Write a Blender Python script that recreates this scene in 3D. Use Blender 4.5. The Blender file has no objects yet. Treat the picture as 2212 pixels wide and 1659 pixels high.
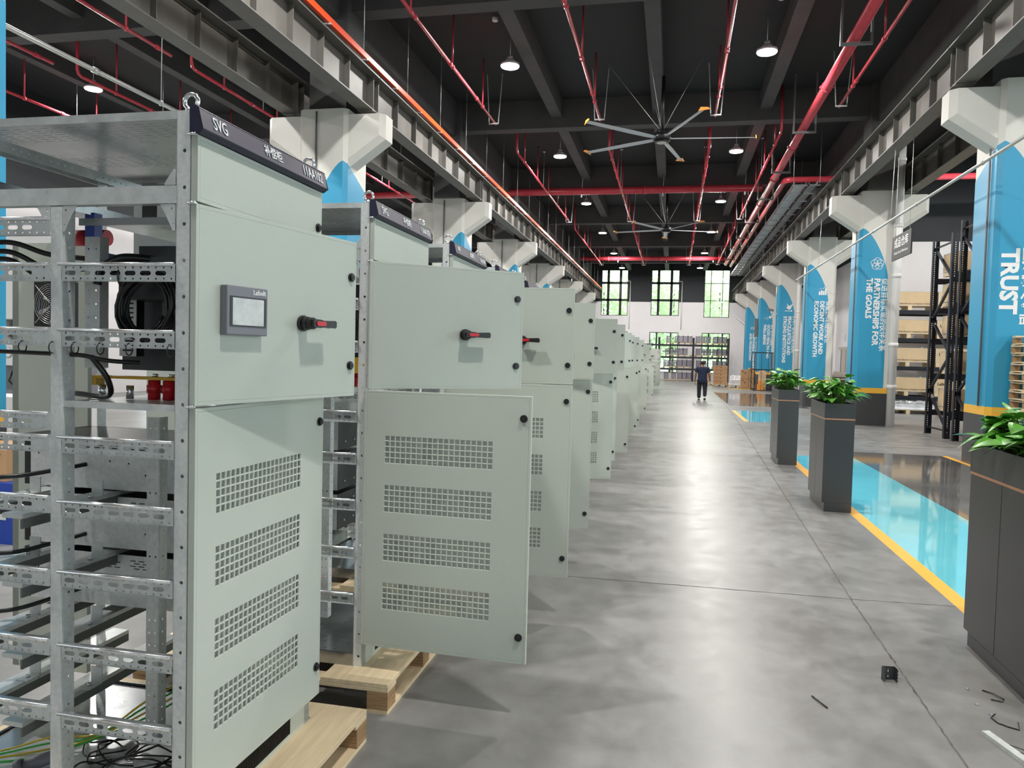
import bpy, math, random
from mathutils import Vector, Matrix
from mathutils.geometry import tessellate_polygon
R = math.radians
PI = math.pi
scene = bpy.context.scene
col = scene.collection

# ------------------------------------------------------------------ camera
YAW, PITCH, ROLL, FPX = .20798, .03938, .02558, 1630.5
fwd = Vector((-math.sin(YAW) * math.cos(PITCH), math.cos(YAW) * math.cos(PITCH), -math.sin(PITCH)))
rgt = Vector((math.cos(YAW), math.sin(YAW), 0))
upv = rgt.cross(fwd)
r2 = rgt * math.cos(ROLL) + upv * math.sin(ROLL)
u2 = -rgt * math.sin(ROLL) + upv * math.cos(ROLL)
cd = bpy.data.cameras.new('camera')
cam = bpy.data.objects.new('camera', cd)
col.objects.link(cam)
cam.matrix_world = Matrix(((r2.x, u2.x, -fwd.x, 0), (r2.y, u2.y, -fwd.y, 0), (r2.z, u2.z, -fwd.z, 1.65), (0, 0, 0, 1)))
cd.sensor_width = 36
cd.lens = FPX / 2212 * 36
cd.clip_start = .05
cd.clip_end = 400
scene.camera = cam

# ------------------------------------------------------------------ world, exposure
world = bpy.data.worlds.new('sky')
scene.world = world
world.use_nodes = True
wn = world.node_tree.nodes['Background']
wn.inputs[0].default_value = (.86, .94, 1, 1)
wn.inputs[1].default_value = 5.0
scene.view_settings.view_transform = 'Standard'
scene.view_settings.look = 'None'
scene.view_settings.gamma = 1
scene.view_settings.exposure = 0.0
scene.view_settings.use_curve_mapping = False
cy = scene.cycles
cy.use_denoising = True
cy.max_bounces = 7
cy.diffuse_bounces = 4
cy.glossy_bounces = 4
cy.transmission_bounces = 4
cy.sample_clamp_indirect = 6
cy.caustics_reflective = False
cy.caustics_refractive = False
cy.blur_glossy = 1.0
LAMP_POWER = 335
LAMP_COLOR = (1, .965, .91)

# ------------------------------------------------------------------ materials
def mat(name, rgb, rough=.5, metal=0, noise=0, nscale=6, bump=0, bscale=200, emit=0, spec=None, coat=0, stretch=None, rvar=0):
    m = bpy.data.materials.new(name)
    m.use_nodes = True
    nt = m.node_tree
    b = nt.nodes['Principled BSDF']
    b.inputs['Base Color'].default_value = (*rgb, 1)
    b.inputs['Roughness'].default_value = rough
    b.inputs['Metallic'].default_value = metal
    if spec is not None:
        b.inputs['Specular IOR Level'].default_value = spec
    if coat:
        b.inputs['Coat Weight'].default_value = coat
        b.inputs['Coat Roughness'].default_value = .05
    if emit:
        b.inputs['Emission Color'].default_value = (*rgb, 1)
        b.inputs['Emission Strength'].default_value = emit
    if noise or bump or rvar:
        tc = nt.nodes.new('ShaderNodeTexCoord')
        mp = nt.nodes.new('ShaderNodeMapping')
        nt.links.new(tc.outputs['Object'], mp.inputs[0])
        if stretch:
            mp.inputs['Scale'].default_value = stretch
        n = nt.nodes.new('ShaderNodeTexNoise')
        n.inputs['Scale'].default_value = nscale
        n.inputs['Detail'].default_value = 6
        n.inputs['Roughness'].default_value = .6
        nt.links.new(mp.outputs[0], n.inputs['Vector'])
        if noise:
            cr = nt.nodes.new('ShaderNodeValToRGB')
            cr.color_ramp.elements[0].position = .3
            cr.color_ramp.elements[1].position = .7
            cr.color_ramp.elements[0].color = (*[c * (1 - noise) for c in rgb], 1)
            cr.color_ramp.elements[1].color = (*[min(1, c * (1 + noise)) for c in rgb], 1)
            nt.links.new(n.outputs['Fac'], cr.inputs[0])
            nt.links.new(cr.outputs[0], b.inputs['Base Color'])
        if rvar:
            mr = nt.nodes.new('ShaderNodeMapRange')
            mr.inputs[1].default_value = .3
            mr.inputs[2].default_value = .7
            mr.inputs[3].default_value = max(0, rough - rvar)
            mr.inputs[4].default_value = rough + rvar
            nt.links.new(n.outputs['Fac'], mr.inputs[0])
            nt.links.new(mr.outputs[0], b.inputs['Roughness'])
        if bump:
            n2 = nt.nodes.new('ShaderNodeTexNoise')
            n2.inputs['Scale'].default_value = bscale
            n2.inputs['Detail'].default_value = 2
            nt.links.new(mp.outputs[0], n2.inputs['Vector'])
            bp = nt.nodes.new('ShaderNodeBump')
            bp.inputs['Strength'].default_value = bump
            bp.inputs['Distance'].default_value = .002
            nt.links.new(n2.outputs['Fac'], bp.inputs['Height'])
            nt.links.new(bp.outputs[0], b.inputs['Normal'])
    return m

M = {}
M['paint'] = mat('sage_powder_paint', (.52, .565, .505), .36, bump=.3, bscale=420)
M['galv'] = mat('galvanised_steel', (.70, .74, .74), .34, .42, .14, 18, rvar=.08)
M['galv_face'] = mat('galvanised_post', (.74, .77, .77), .45, .2, .10, 60, .2, 150)
M['sheet'] = mat('bright_sheet_steel', (.36, .38, .39), .24, .9, .12, 5, rvar=.08)
M['galv_dark'] = mat('dark_plated_steel', (.07, .075, .08), .4, .5, .2, 10)
M['bright'] = mat('bright_zinc', (.8, .82, .84), .22, .9)
M['black'] = mat('black_plastic', (.012, .012, .014), .35)
M['cable'] = mat('black_cable', (.01, .01, .011), .3)
M['navy'] = mat('navy_header', (.018, .018, .048), .42)
M['letter'] = mat('white_lettering', (.85, .86, .87), .5)
M['red'] = mat('red_plastic', (.62, .02, .03), .35)
M['crimson'] = mat('crimson_pipe_paint', (.62, .06, .085), .25, noise=.1)
M['orange'] = mat('orange_conductor_rail', (.95, .09, .015), .35)
M['ceil'] = mat('dark_ceiling_paint', (.028, .031, .033), .8, noise=.1, nscale=.6)
M['beam'] = mat('grey_beam_paint', (.085, .087, .089), .7, noise=.12, nscale=1.5)
M['girder'] = mat('girder_paint', (.125, .12, .11), .5, noise=.12, nscale=2)
M['white'] = mat('white_wall_paint', (.80, .785, .81), .7, noise=.03, nscale=.8)
M['colwhite'] = mat('white_column_cladding', (.70, .70, .66), .45, noise=.03, nscale=1.2)
M['blue'] = mat('sky_blue_cladding', (.035, .33, .56), .35)
M['yellow'] = mat('yellow_band', (.90, .50, .06), .45)
M['colbase'] = mat('charcoal_base', (.055, .057, .062), .45)
M['darkwall'] = mat('dark_wall_paint', (.030, .034, .040), .75, noise=.1, nscale=.5)
M['winframe'] = mat('window_frame', (.012, .012, .02), .4)
M['blueepoxy'] = mat('turquoise_epoxy', (.15, .56, .66), .05, noise=.05, nscale=.8, spec=.7)
M['darkepoxy'] = mat('grey_gloss_epoxy', (.14, .14, .14), .06, noise=.25, nscale=1.1, spec=.7)
M['yelfloor'] = mat('yellow_floor_line', (.90, .46, .06), .35)
M['wood'] = mat('pine_wood', (.72, .58, .38), .6, noise=.14, nscale=3, stretch=(12, 1, 12))
M['plyedge'] = mat('plywood_edge', (.36, .22, .11), .7, noise=.6, nscale=4, stretch=(1, 1, 45))
M['crate'] = mat('crate_plywood', (.66, .49, .30), .6, noise=.08, nscale=2)
M['carton'] = mat('brown_cardboard', (.48, .29, .15), .75, noise=.08, nscale=3)
M['cartdark'] = mat('dark_print', (.03, .025, .02), .6)
M['rack'] = mat('dark_rack_steel', (.012, .014, .022), .4)
M['planter'] = mat('anthracite_laminate', (.045, .047, .05), .32)
M['copper'] = mat('copper_trim', (.62, .32, .19), .3, .6)
M['leaf'] = mat('pothos_leaf', (.085, .30, .03), .36, noise=.4, nscale=9)
M['stem'] = mat('plant_stem', (.10, .22, .04), .5)
M['soil'] = mat('soil', (.04, .025, .015), .9)
M['treeleaf'] = mat('tree_leaf', (.68, .80, .56), .6, noise=.15, nscale=1.5)
_n = M['treeleaf'].node_tree; _t = _n.nodes.new('ShaderNodeBsdfTranslucent'); _t.inputs[0].default_value = (.80, .92, .66, 1); _x = _n.nodes.new('ShaderNodeMixShader'); _x.inputs[0].default_value = .5
_n.links.new(_n.nodes['Principled BSDF'].outputs[0], _x.inputs[1]); _n.links.new(_t.outputs[0], _x.inputs[2]); _n.links.new(_x.outputs[0], _n.nodes['Material Output'].inputs[0])
M['trunk'] = mat('tree_bark', (.12, .09, .06), .9)
M['ground'] = mat('outside_ground', (.45, .46, .40), .9)
M['alu'] = mat('aluminium_pipe', (.62, .63, .62), .3, .6)
M['drain'] = mat('white_pvc', (.86, .86, .85), .35)
M['skin'] = mat('skin', (.26, .13, .08), .55)
M['hair'] = mat('black_hair', (.012, .010, .010), .6)
M['navycloth'] = mat('navy_cotton', (.012, .022, .055), .85)
M['trousers'] = mat('dark_trousers', (.010, .013, .022), .85)
M['shoe'] = mat('dark_shoe', (.02, .017, .015), .5)
M['glove'] = mat('grey_glove', (.42, .44, .42), .8)
M['lens'] = mat('lamp_lens', (1, .98, .95), .4, emit=14)
M['screen'] = mat('touch_screen', (.42, .42, .40), .08, noise=.25, nscale=14, spec=.8)
M['bezel'] = mat('grey_bezel', (.20, .20, .23), .4)
M['bluepl'] = mat('blue_plastic', (.01, .05, .35), .35)
M['ybus'] = mat('yellow_busbar', (.72, .42, .03), .35)
M['green'] = mat('green_wire', (.05, .5, .08), .4)
M['ywire'] = mat('yellow_wire', (.75, .55, .05), .4)
M['film'] = mat('clear_wrap_film', (.72, .74, .78), .18, noise=.25, nscale=5, bump=1, bscale=14)
M['blade'] = mat('fan_blade_alu', (.60, .64, .70), .35, .5)
M['orangetip'] = mat('orange_blade_tip', (.85, .33, .05), .4)
M['xfmr'] = mat('purple_grey_casing', (.23, .21, .27), .5, noise=.15, nscale=8)
M['beige'] = mat('beige_door', (.50, .45, .40), .5)
M['machine'] = mat('machine_white', (.72, .73, .75), .35)
M['greybox'] = mat('grey_machine_body', (.16, .17, .17), .5)
M['cover'] = mat('beige_dust_cover', (.52, .48, .43), .8)
M['grille'] = mat('black_mesh', (.015, .013, .012), .6)
M['joint'] = mat('floor_joint_filler', (.10, .095, .085), .9, noise=.5, nscale=14)
M['graphite'] = mat('sign_graphite', (.035, .037, .04), .5)
M['tray'] = mat('zinc_cable_tray', (.62, .65, .67), .32, .35, .1, 8)

gm = bpy.data.materials.new('window_glass'); gm.use_nodes = True
nt = gm.node_tree; nt.nodes.clear()
go = nt.nodes.new('ShaderNodeOutputMaterial'); gt = nt.nodes.new('ShaderNodeBsdfTransparent'); gg = nt.nodes.new('ShaderNodeBsdfGlossy'); gx = nt.nodes.new('ShaderNodeMixShader')
gt.inputs[0].default_value = (.93, .97, .96, 1); gg.inputs['Roughness'].default_value = .02
gx.inputs[0].default_value = .06
nt.links.new(gt.outputs[0], gx.inputs[1]); nt.links.new(gg.outputs[0], gx.inputs[2]); nt.links.new(gx.outputs[0], go.inputs[0])
M['glass'] = gm

def concrete():
    m = bpy.data.materials.new('polished_concrete'); m.use_nodes = True
    nt = m.node_tree; b = nt.nodes['Principled BSDF']
    tc = nt.nodes.new('ShaderNodeTexCoord')
    def noise(scale, detail, sc=(1, 1, 1), dist=0):
        mp = nt.nodes.new('ShaderNodeMapping'); mp.inputs['Scale'].default_value = sc
        nt.links.new(tc.outputs['Object'], mp.inputs[0])
        n = nt.nodes.new('ShaderNodeTexNoise'); n.inputs['Scale'].default_value = scale; n.inputs['Detail'].default_value = detail
        n.inputs['Roughness'].default_value = .62; n.inputs['Distortion'].default_value = dist
        nt.links.new(mp.outputs[0], n.inputs['Vector']); return n
    a = noise(.5, 8, (1, .8, 1), .2); c = noise(5, 10, (1, .8, 1), .3)
    mx = nt.nodes.new('ShaderNodeMix'); mx.data_type = 'FLOAT'; mx.inputs[0].default_value = .35
    nt.links.new(a.outputs['Fac'], mx.inputs[2]); nt.links.new(c.outputs['Fac'], mx.inputs[3])
    cr = nt.nodes.new('ShaderNodeValToRGB')
    cr.color_ramp.elements[0].position = .40; cr.color_ramp.elements[0].color = (.165, .163, .157, 1)
    cr.color_ramp.elements[1].position = .58; cr.color_ramp.elements[1].color = (.255, .255, .252, 1)
    nt.links.new(mx.outputs[0], cr.inputs[0]); nt.links.new(cr.outputs[0], b.inputs['Base Color'])
    mr = nt.nodes.new('ShaderNodeMapRange'); mr.inputs[1].default_value = .3; mr.inputs[2].default_value = .7
    mr.inputs[3].default_value = .29; mr.inputs[4].default_value = .40
    nt.links.new(c.outputs['Fac'], mr.inputs[0]); nt.links.new(mr.outputs[0], b.inputs['Roughness'])
    w = noise(2.2, 3); bp = nt.nodes.new('ShaderNodeBump'); bp.inputs['Strength'].default_value = .08; bp.inputs['Distance'].default_value = .01
    nt.links.new(w.outputs['Fac'], bp.inputs['Height']); nt.links.new(bp.outputs[0], b.inputs['Normal'])
    b.inputs['Specular IOR Level'].default_value = .30
    return m
M['concrete'] = concrete()
fm = mat('filter_mesh', (.55, .58, .54), .7); M['filter'] = fm
_n = fm.node_tree; _t = _n.nodes.new('ShaderNodeBsdfTransparent'); _x = _n.nodes.new('ShaderNodeMixShader'); _x.inputs[0].default_value = .38
_n.links.new(_n.nodes['Principled BSDF'].outputs[0], _x.inputs[1]); _n.links.new(_t.outputs[0], _x.inputs[2]); _n.links.new(_x.outputs[0], _n.nodes['Material Output'].inputs[0])

# ------------------------------------------------------------------ mesh helpers
class MB:
    def __init__(s): s.v = []; s.f = []; s.m = []; s.s = []
    def add(s, vs, fs, mi=0, smooth=False):
        o = len(s.v); s.v += [tuple(p) for p in vs]
        for f in fs:
            s.f.append(tuple(i + o for i in f)); s.m.append(mi); s.s.append(smooth)
        return s
    def box(s, x0, y0, z0, x1, y1, z1, mi=0):
        if x0 > x1: x0, x1 = x1, x0
        if y0 > y1: y0, y1 = y1, y0
        if z0 > z1: z0, z1 = z1, z0
        v = [(x0, y0, z0), (x1, y0, z0), (x1, y1, z0), (x0, y1, z0), (x0, y0, z1), (x1, y0, z1), (x1, y1, z1), (x0, y1, z1)]
        return s.add(v, [(0, 3, 2, 1), (4, 5, 6, 7), (0, 1, 5, 4), (1, 2, 6, 5), (2, 3, 7, 6), (3, 0, 4, 7)], mi)
    def xbox(s, mtx, x0, y0, z0, x1, y1, z1, mi=0):
        n = len(s.v); s.box(x0, y0, z0, x1, y1, z1, mi)
        for i in range(n, len(s.v)): s.v[i] = tuple(mtx @ Vector(s.v[i]))
        return s
    def bar(s, p0, p1, w, h, mi=0):
        p0 = Vector(p0); p1 = Vector(p1); d = (p1 - p0).normalized()
        a = Vector((0, 0, 1)) if abs(d.z) < .95 else Vector((0, 1, 0))
        u = d.cross(a).normalized(); v = u.cross(d)
        vs = [p + u * sx * w / 2 + v * sy * h / 2 for p in (p0, p1) for sx, sy in ((-1, -1), (1, -1), (1, 1), (-1, 1))]
        return s.add(vs, [(0, 1, 2, 3), (7, 6, 5, 4), (0, 4, 5, 1), (1, 5, 6, 2), (2, 6, 7, 3), (3, 7, 4, 0)], mi)
    def cyl(s, p0, p1, r, n=12, mi=0, r1=None, smooth=True):
        return s.tube([p0, p1], r, n, mi, rads=[r, r if r1 is None else r1], smooth=smooth)
    def tube(s, pts, r, n=8, mi=0, closed=False, rads=None, smooth=True):
        pts = [Vector(p) for p in pts]; k = len(pts); vs = []; u = None
        for i, p in enumerate(pts):
            if closed: d = pts[(i + 1) % k] - pts[i - 1]
            else: d = pts[min(i + 1, k - 1)] - pts[max(i - 1, 0)]
            d = d.normalized() if d.length > 1e-9 else Vector((0, 0, 1))
            if u is None:
                a = Vector((0, 0, 1)) if abs(d.z) < .9 else Vector((1, 0, 0)); u = d.cross(a).normalized()
            else:
                u = u - d * u.dot(d); u = u.normalized() if u.length > 1e-6 else d.orthogonal().normalized()
            w = d.cross(u); rr = rads[i] if rads else r
            vs += [p + (u * math.cos(2 * PI * j / n) + w * math.sin(2 * PI * j / n)) * rr for j in range(n)]
        fs = []
        for i in range(k if closed else k - 1):
            a = i * n; b = ((i + 1) % k) * n
            fs += [(a + j, a + (j + 1) % n, b + (j + 1) % n, b + j) for j in range(n)]
        s.add(vs, fs, mi, smooth)
        if not closed:
            o = len(s.v) - len(vs)
            s.f.append(tuple(o + j for j in reversed(range(n)))); s.m.append(mi); s.s.append(False)
            s.f.append(tuple(o + (k - 1) * n + j for j in range(n))); s.m.append(mi); s.s.append(False)
        return s
    def torus(s, c, nrm, Rr, r, n=24, k=6, mi=0):
        nrm = Vector(nrm).normalized(); a = nrm.orthogonal().normalized(); b = nrm.cross(a); c = Vector(c)
        return s.tube([c + (a * math.cos(2 * PI * i / n) + b * math.sin(2 * PI * i / n)) * Rr for i in range(n)], r, k, mi, closed=True)
    def ell(s, c, rx, ry, rz, n=12, k=8, mi=0):
        vs = []; fs = []
        for i in range(k + 1):
            t = PI * i / k
            for j in range(n):
                p = 2 * PI * j / n
                vs.append((c[0] + rx * math.sin(t) * math.cos(p), c[1] + ry * math.sin(t) * math.sin(p), c[2] + rz * math.cos(t)))
        for i in range(k):
            for j in range(n): fs.append((i * n + j, (i + 1) * n + j, (i + 1) * n + (j + 1) % n, i * n + (j + 1) % n))
        return s.add(vs, fs, mi, True)
    def prism(s, poly, axis, a, b, mi=0):
        def P(p, t): return (t, p[0], p[1]) if axis == 'x' else (p[0], t, p[1]) if axis == 'y' else (p[0], p[1], t)
        n = len(poly); vs = [P(p, a) for p in poly] + [P(p, b) for p in poly]
        tris = tessellate_polygon([[Vector((p[0], p[1], 0)) for p in poly]])
        fs = [tuple(t) for t in tris] + [tuple(i + n for i in reversed(t)) for t in tris]
        fs += [(i, (i + 1) % n, (i + 1) % n + n, i + n) for i in range(n)]
        return s.add(vs, fs, mi)
    def plate(s, outer, holes, axis, a, b, mi=0):
        def P(p, t): return (t, p[0], p[1]) if axis == 'x' else (p[0], t, p[1]) if axis == 'y' else (p[0], p[1], t)
        loops = [outer] + holes; flat = [p for l in loops for p in l]; n = len(flat)
        tris = tessellate_polygon([[Vector((p[0], p[1], 0)) for p in l] for l in loops])
        vs = [P(p, a) for p in flat] + [P(p, b) for p in flat]
        fs = [tuple(t) for t in tris] + [tuple(i + n for i in reversed(t)) for t in tris]
        o = 0
        for l in loops:
            k = len(l); fs += [(o + i, o + (i + 1) % k, o + (i + 1) % k + n, o + i + n) for i in range(k)]; o += k
        return s.add(vs, fs, mi)
    def grid(s, us, ws, solid, axis, a, b, mi=0, mfn=None):
        """plate of cells in the plane (u,w), thickness a..b along axis, holes where solid(u,w) is False"""
        def P(u, w, t): return (t, u, w) if axis == 'x' else (u, t, w) if axis == 'y' else (u, w, t)
        nu, nw = len(us), len(ws)
        vs = [P(u, w, t) for t in (a, b) for u in us for w in ws]
        idx = lambda t, i, j: t * nu * nw + i * nw + j
        S = [[solid((us[i] + us[i + 1]) / 2, (ws[j] + ws[j + 1]) / 2) for j in range(nw - 1)] for i in range(nu - 1)]
        def ok(i, j): return 0 <= i < nu - 1 and 0 <= j < nw - 1 and S[i][j]
        o = len(s.v); s.v += vs
        def F(q, m): s.f.append(tuple(x + o for x in q)); s.m.append(m); s.s.append(False)
        for i in range(nu - 1):
            for j in range(nw - 1):
                if not S[i][j]: continue
                m = mfn((us[i] + us[i + 1]) / 2, (ws[j] + ws[j + 1]) / 2) if mfn else mi
                F((idx(0, i, j), idx(0, i + 1, j), idx(0, i + 1, j + 1), idx(0, i, j + 1)), m)
                F((idx(1, i, j), idx(1, i, j + 1), idx(1, i + 1, j + 1), idx(1, i + 1, j)), m)
                if not ok(i - 1, j): F((idx(0, i, j), idx(0, i, j + 1), idx(1, i, j + 1), idx(1, i, j)), m)
                if not ok(i + 1, j): F((idx(0, i + 1, j), idx(1, i + 1, j), idx(1, i + 1, j + 1), idx(0, i + 1, j + 1)), m)
                if not ok(i, j - 1): F((idx(0, i, j), idx(1, i, j), idx(1, i + 1, j), idx(0, i + 1, j)), m)
                if not ok(i, j + 1): F((idx(0, i, j + 1), idx(0, i + 1, j + 1), idx(1, i + 1, j + 1), idx(1, i, j + 1)), m)
        return s
    def build(s, name, mats, parent=None, loc=(0, 0, 0), rz=0, label=None, bevel=0, rot=None):
        me = bpy.data.meshes.new(name)
        me.from_pydata(s.v, [], s.f)
        if not isinstance(mats, (list, tuple)): mats = [mats]
        for m in mats: me.materials.append(M[m] if isinstance(m, str) else m)
        me.polygons.foreach_set('material_index', s.m)
        me.polygons.foreach_set('use_smooth', s.s)
        me.update()
        o = bpy.data.objects.new(name, me); col.objects.link(o)
        o.location = loc; o.rotation_euler = rot if rot else (0, 0, rz)
        if parent: o.parent = parent
        if label: o['label'] = label
        if bevel:
            bm = o.modifiers.new('bevel', 'BEVEL'); bm.width = bevel; bm.segments = 2; bm.limit_method = 'ANGLE'
        return o

def thing(name, label, cat, loc=(0, 0, 0), rz=0, group=None):
    o = bpy.data.objects.new(name, None); col.objects.link(o)
    o.location = loc; o.rotation_euler = (0, 0, rz); o.empty_display_size = .1
    return tag(o, label, cat, group)
def tag(o, label, cat, group=None):
    o['label'] = label; o['category'] = cat
    if group: o['group'] = group
    return o
def struct(o, label=None):
    o['kind'] = 'structure'
    if label: o['label'] = label
    return o
def dup(o, parent=None, skip=()):
    c = o.copy(); col.objects.link(c)
    c.parent = parent
    for ch in list(o.children):
        if ch.name.split('.')[0] in skip: continue
        dup(ch, c, skip)
    return c
def child(o, *names):
    for n in names: o = next(c for c in o.children if c.name.split('.')[0] == n)
    return o
def text(name, body, loc, xd, yd, size, m, parent=None, align='LEFT', bold=0, depth=.001, xs=1):
    cu = bpy.data.curves.new(name, 'FONT'); cu.body = body; cu.size = size; cu.align_x = align; cu.align_y = 'CENTER'
    cu.extrude = depth; cu.offset = bold; cu.resolution_u = 2
    cu.materials.append(M[m])
    tmp = bpy.data.objects.new('tmp', cu); col.objects.link(tmp)
    me = bpy.data.meshes.new_from_object(tmp.evaluated_get(bpy.context.evaluated_depsgraph_get()))
    bpy.data.objects.remove(tmp); bpy.data.curves.remove(cu)
    me.name = name
    if not me.materials: me.materials.append(M[m])
    o = bpy.data.objects.new(name, me); col.objects.link(o)
    xd = Vector(xd); yd = Vector(yd); zd = xd.cross(yd)
    mm = Matrix((xd, yd, zd)).transposed().to_4x4() @ Matrix.Diagonal((xs, 1, 1, 1)); mm.translation = Vector(loc)
    if parent: o.parent = parent
    o.matrix_basis = mm
    return o
def circ(cx, cz, r, n=8, ph=0): return [(cx + r * math.cos(2 * PI * i / n + ph), cz + r * math.sin(2 * PI * i / n + ph)) for i in range(n)]
def slot(cx, cz, w, h, n=4):
    r = h / 2; pts = []
    for i in range(n + 1): a = -PI / 2 + PI * i / n; pts.append((cx + w / 2 - r + r * math.cos(a), cz + r * math.sin(a)))
    for i in range(n + 1): a = PI / 2 + PI * i / n; pts.append((cx - w / 2 + r + r * math.cos(a), cz + r * math.sin(a)))
    return pts
def rect(x0, z0, x1, z1): return [(x0, z0), (x1, z0), (x1, z1), (x0, z1)]
ORD = ['first', 'second', 'third', 'fourth', 'fifth', 'sixth', 'seventh', 'eighth', 'ninth', 'tenth', 'eleventh', 'twelfth', 'thirteenth', 'fourteenth', 'fifteenth', 'sixteenth', 'seventeenth', 'eighteenth', 'nineteenth', 'twentieth', 'twenty-first', 'twenty-second', 'twenty-third', 'twenty-fourth', 'twenty-fifth', 'twenty-sixth']

# ================================================================== the building
XL, XR, YB, YF, ZC = -18.5, 17.5, -12.0, 60.0, 8.95
BEAM_Y = [-9.4, -1.6, 6.2, 14.0, 21.8, 29.6, 37.4, 45.2, 53.0]
LX, RX = -6.62, 5.26
COL_Y = [5.03, 13.4, 21.6, 29.4, 37.2, 45.0, 52.8]      # front faces of the columns

fb = MB()
xs = [XL, 1.96, 2.08, 3.15, 4.85, 4.95, XR]; ys = [YB, 2, 14, 15, 21.2, 25.6, 28.2, 39, YF]
for i in range(len(xs) - 1):
    for j in range(len(ys) - 1):
        x = (xs[i] + xs[i + 1]) / 2; y = (ys[j] + ys[j + 1]) / 2; z1 = 2 < y < 14; z2 = 21.2 < y < 25.6
        m = 0
        if 1.96 < x < 2.08 and (z1 or z2): m = 1
        if 2.08 < x < 3.15 and (z1 or z2): m = 2
        if 3.15 < x < 4.85 and (2 < y < 15): m = 3
        if 2.08 < x < 4.85 and (28.2 < y < 39): m = 3
        if 4.85 < x < 4.95 and (2 < y < 15): m = 1
        fb.add([(xs[i], ys[j], 0), (xs[i + 1], ys[j], 0), (xs[i + 1], ys[j + 1], 0), (xs[i], ys[j + 1], 0)], [(0, 1, 2, 3)], m)
floor = struct(fb.build('floor', ['concrete', 'yelfloor', 'blueepoxy', 'darkepoxy']), 'grey polished concrete floor with blue and yellow painted strip')
struct(MB().box(-60, 60.35, -.3, 60, 140, -.1).box(-60, -80, -.3, 60, -12.4, -.1).box(-80, -12.4, -.3, -18.9, 60.35, -.1).box(17.9, -12.4, -.3, 80, 60.35, -.1).build('ground', 'ground'))
# saw-cut joints
random.seed(3)
jb = MB()
def jline(p0, p1, w, n):
    P0 = Vector((*p0, 0)); P1 = Vector((*p1, 0)); d = (P1 - P0); s = Vector((-d.y, d.x, 0)).normalized()
    prev = 0
    vs = []; fs = []
    for i in range(n + 1):
        o = s * random.uniform(-.0035, .0035); ww = w * random.uniform(.55, 1.3); c = P0 + d * i / n + o
        vs += [c - s * ww, c + s * ww]
    for i in range(n): fs.append((2 * i, 2 * i + 1, 2 * i + 3, 2 * i + 2))
    jb.add([(v.x, v.y, .0012) for v in vs], fs)
jline((1.20, .5), (1.28, 5.7), .005, 120); jline((1.28, 5.7), (1.81, 22), .005, 160); jline((1.81, 22), (2.2, 40), .006, 60)
jline((-1.2, 5.56), (1.28, 5.6), .004, 50); jline((1.28, 5.6), (1.96, 5.64), .004, 20)
jline((-1.2, 13.4), (1.5, 13.45), .004, 40); jline((-1.2, 21.4), (1.8, 21.45), .005, 40)
jline((3.3, 16.2), (17, 16.3), .006, 60); jline((3.2, 19.4), (17, 19.4), .006, 40)
struct(jb.build('trim_1', 'joint'), 'dark saw-cut joints in the concrete floor')

def wall(name, axis, t0, t1, us, ws, holes, label, mfn=None):
    solid = lambda u, w: not any(h[0] < u < h[1] and h[2] < w < h[3] for h in holes)
    U = sorted(set(us + [h[0] for h in holes] + [h[1] for h in holes])); W = sorted(set(ws + [h[2] for h in holes] + [h[3] for h in holes]))
    b = MB().grid(U, W, solid, axis, t0, t1, mfn=mfn or (lambda u, w: 0 if w < 6 else 1))
    return struct(b.build(name, ['white', 'darkwall']), label)
NW = [0]
def window(axis, t, h, vs, hs, fw=.05, name=None):
    """frame with mullions at positions vs, transoms at hs and one glass pane set"""
    NW[0] += 1
    u0, u1, w0, w1 = h
    b = MB()
    def bx(a0, a1, c0, c1, d=.05):
        if axis == 'y': b.box(a0, t - d, c0, a1, t + d, c1)
        else: b.box(t - d, a0, c0, t + d, a1, c1)
    bx(u0, u0 + fw, w0, w1); bx(u1 - fw, u1, w0, w1); bx(u0, u1, w0, w0 + fw); bx(u0, u1, w1 - fw, w1)
    for v, k in vs: bx(v - k / 2, v + k / 2, w0, w1)
    for v, k in hs: bx(u0, u1, v - k / 2, v + k / 2)
    o = struct(b.build('window_%d' % NW[0], 'winframe'))
    g = MB()
    if axis == 'y': g.box(u0, t - .004, w0, u1, t + .004, w1)
    else: g.box(t - .004, u0, w0, t + .004, u1, w1)
    g.build('window_pane', 'glass', o)
    return o
# far wall
fh = [(-5.64, -3.56, 4.92, 8.5), (-1.76, .38, 4.95, 8.5), (2.25, 4.14, 4.85, 8.5), (-5.66, -3.5, .55, 3.66), (-1.8, .40, .55, 3.66), (2.17, 4.25, .55, 3.66), (-9.6, -7.6, 4.92, 8.5), (-13.6, -11.6, 4.92, 8.5), (8, 10, .5, 3.6)]
wall('wall_front', 'y', 60, 60.35, [XL, XR], [0, 6, ZC], fh, 'far end wall, white below and dark above, with windows')
for i, h in enumerate(fh):
    thick = .05 if i == 2 else .19
    u0, u1, w0, w1 = h; w = u1 - u0
    if w0 > 4: window('y', 60.1, h, [(u0 + w * .26, thick), (u0 + w * .72, thick)], [(w1 - 1.03, thick * .9), (w1 - 2.36, thick * .9)])
    else: window('y', 60.1, h, [(u0 + w * .25, .11), (u0 + w * .74, .11)], [(2.2, .06)])
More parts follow.
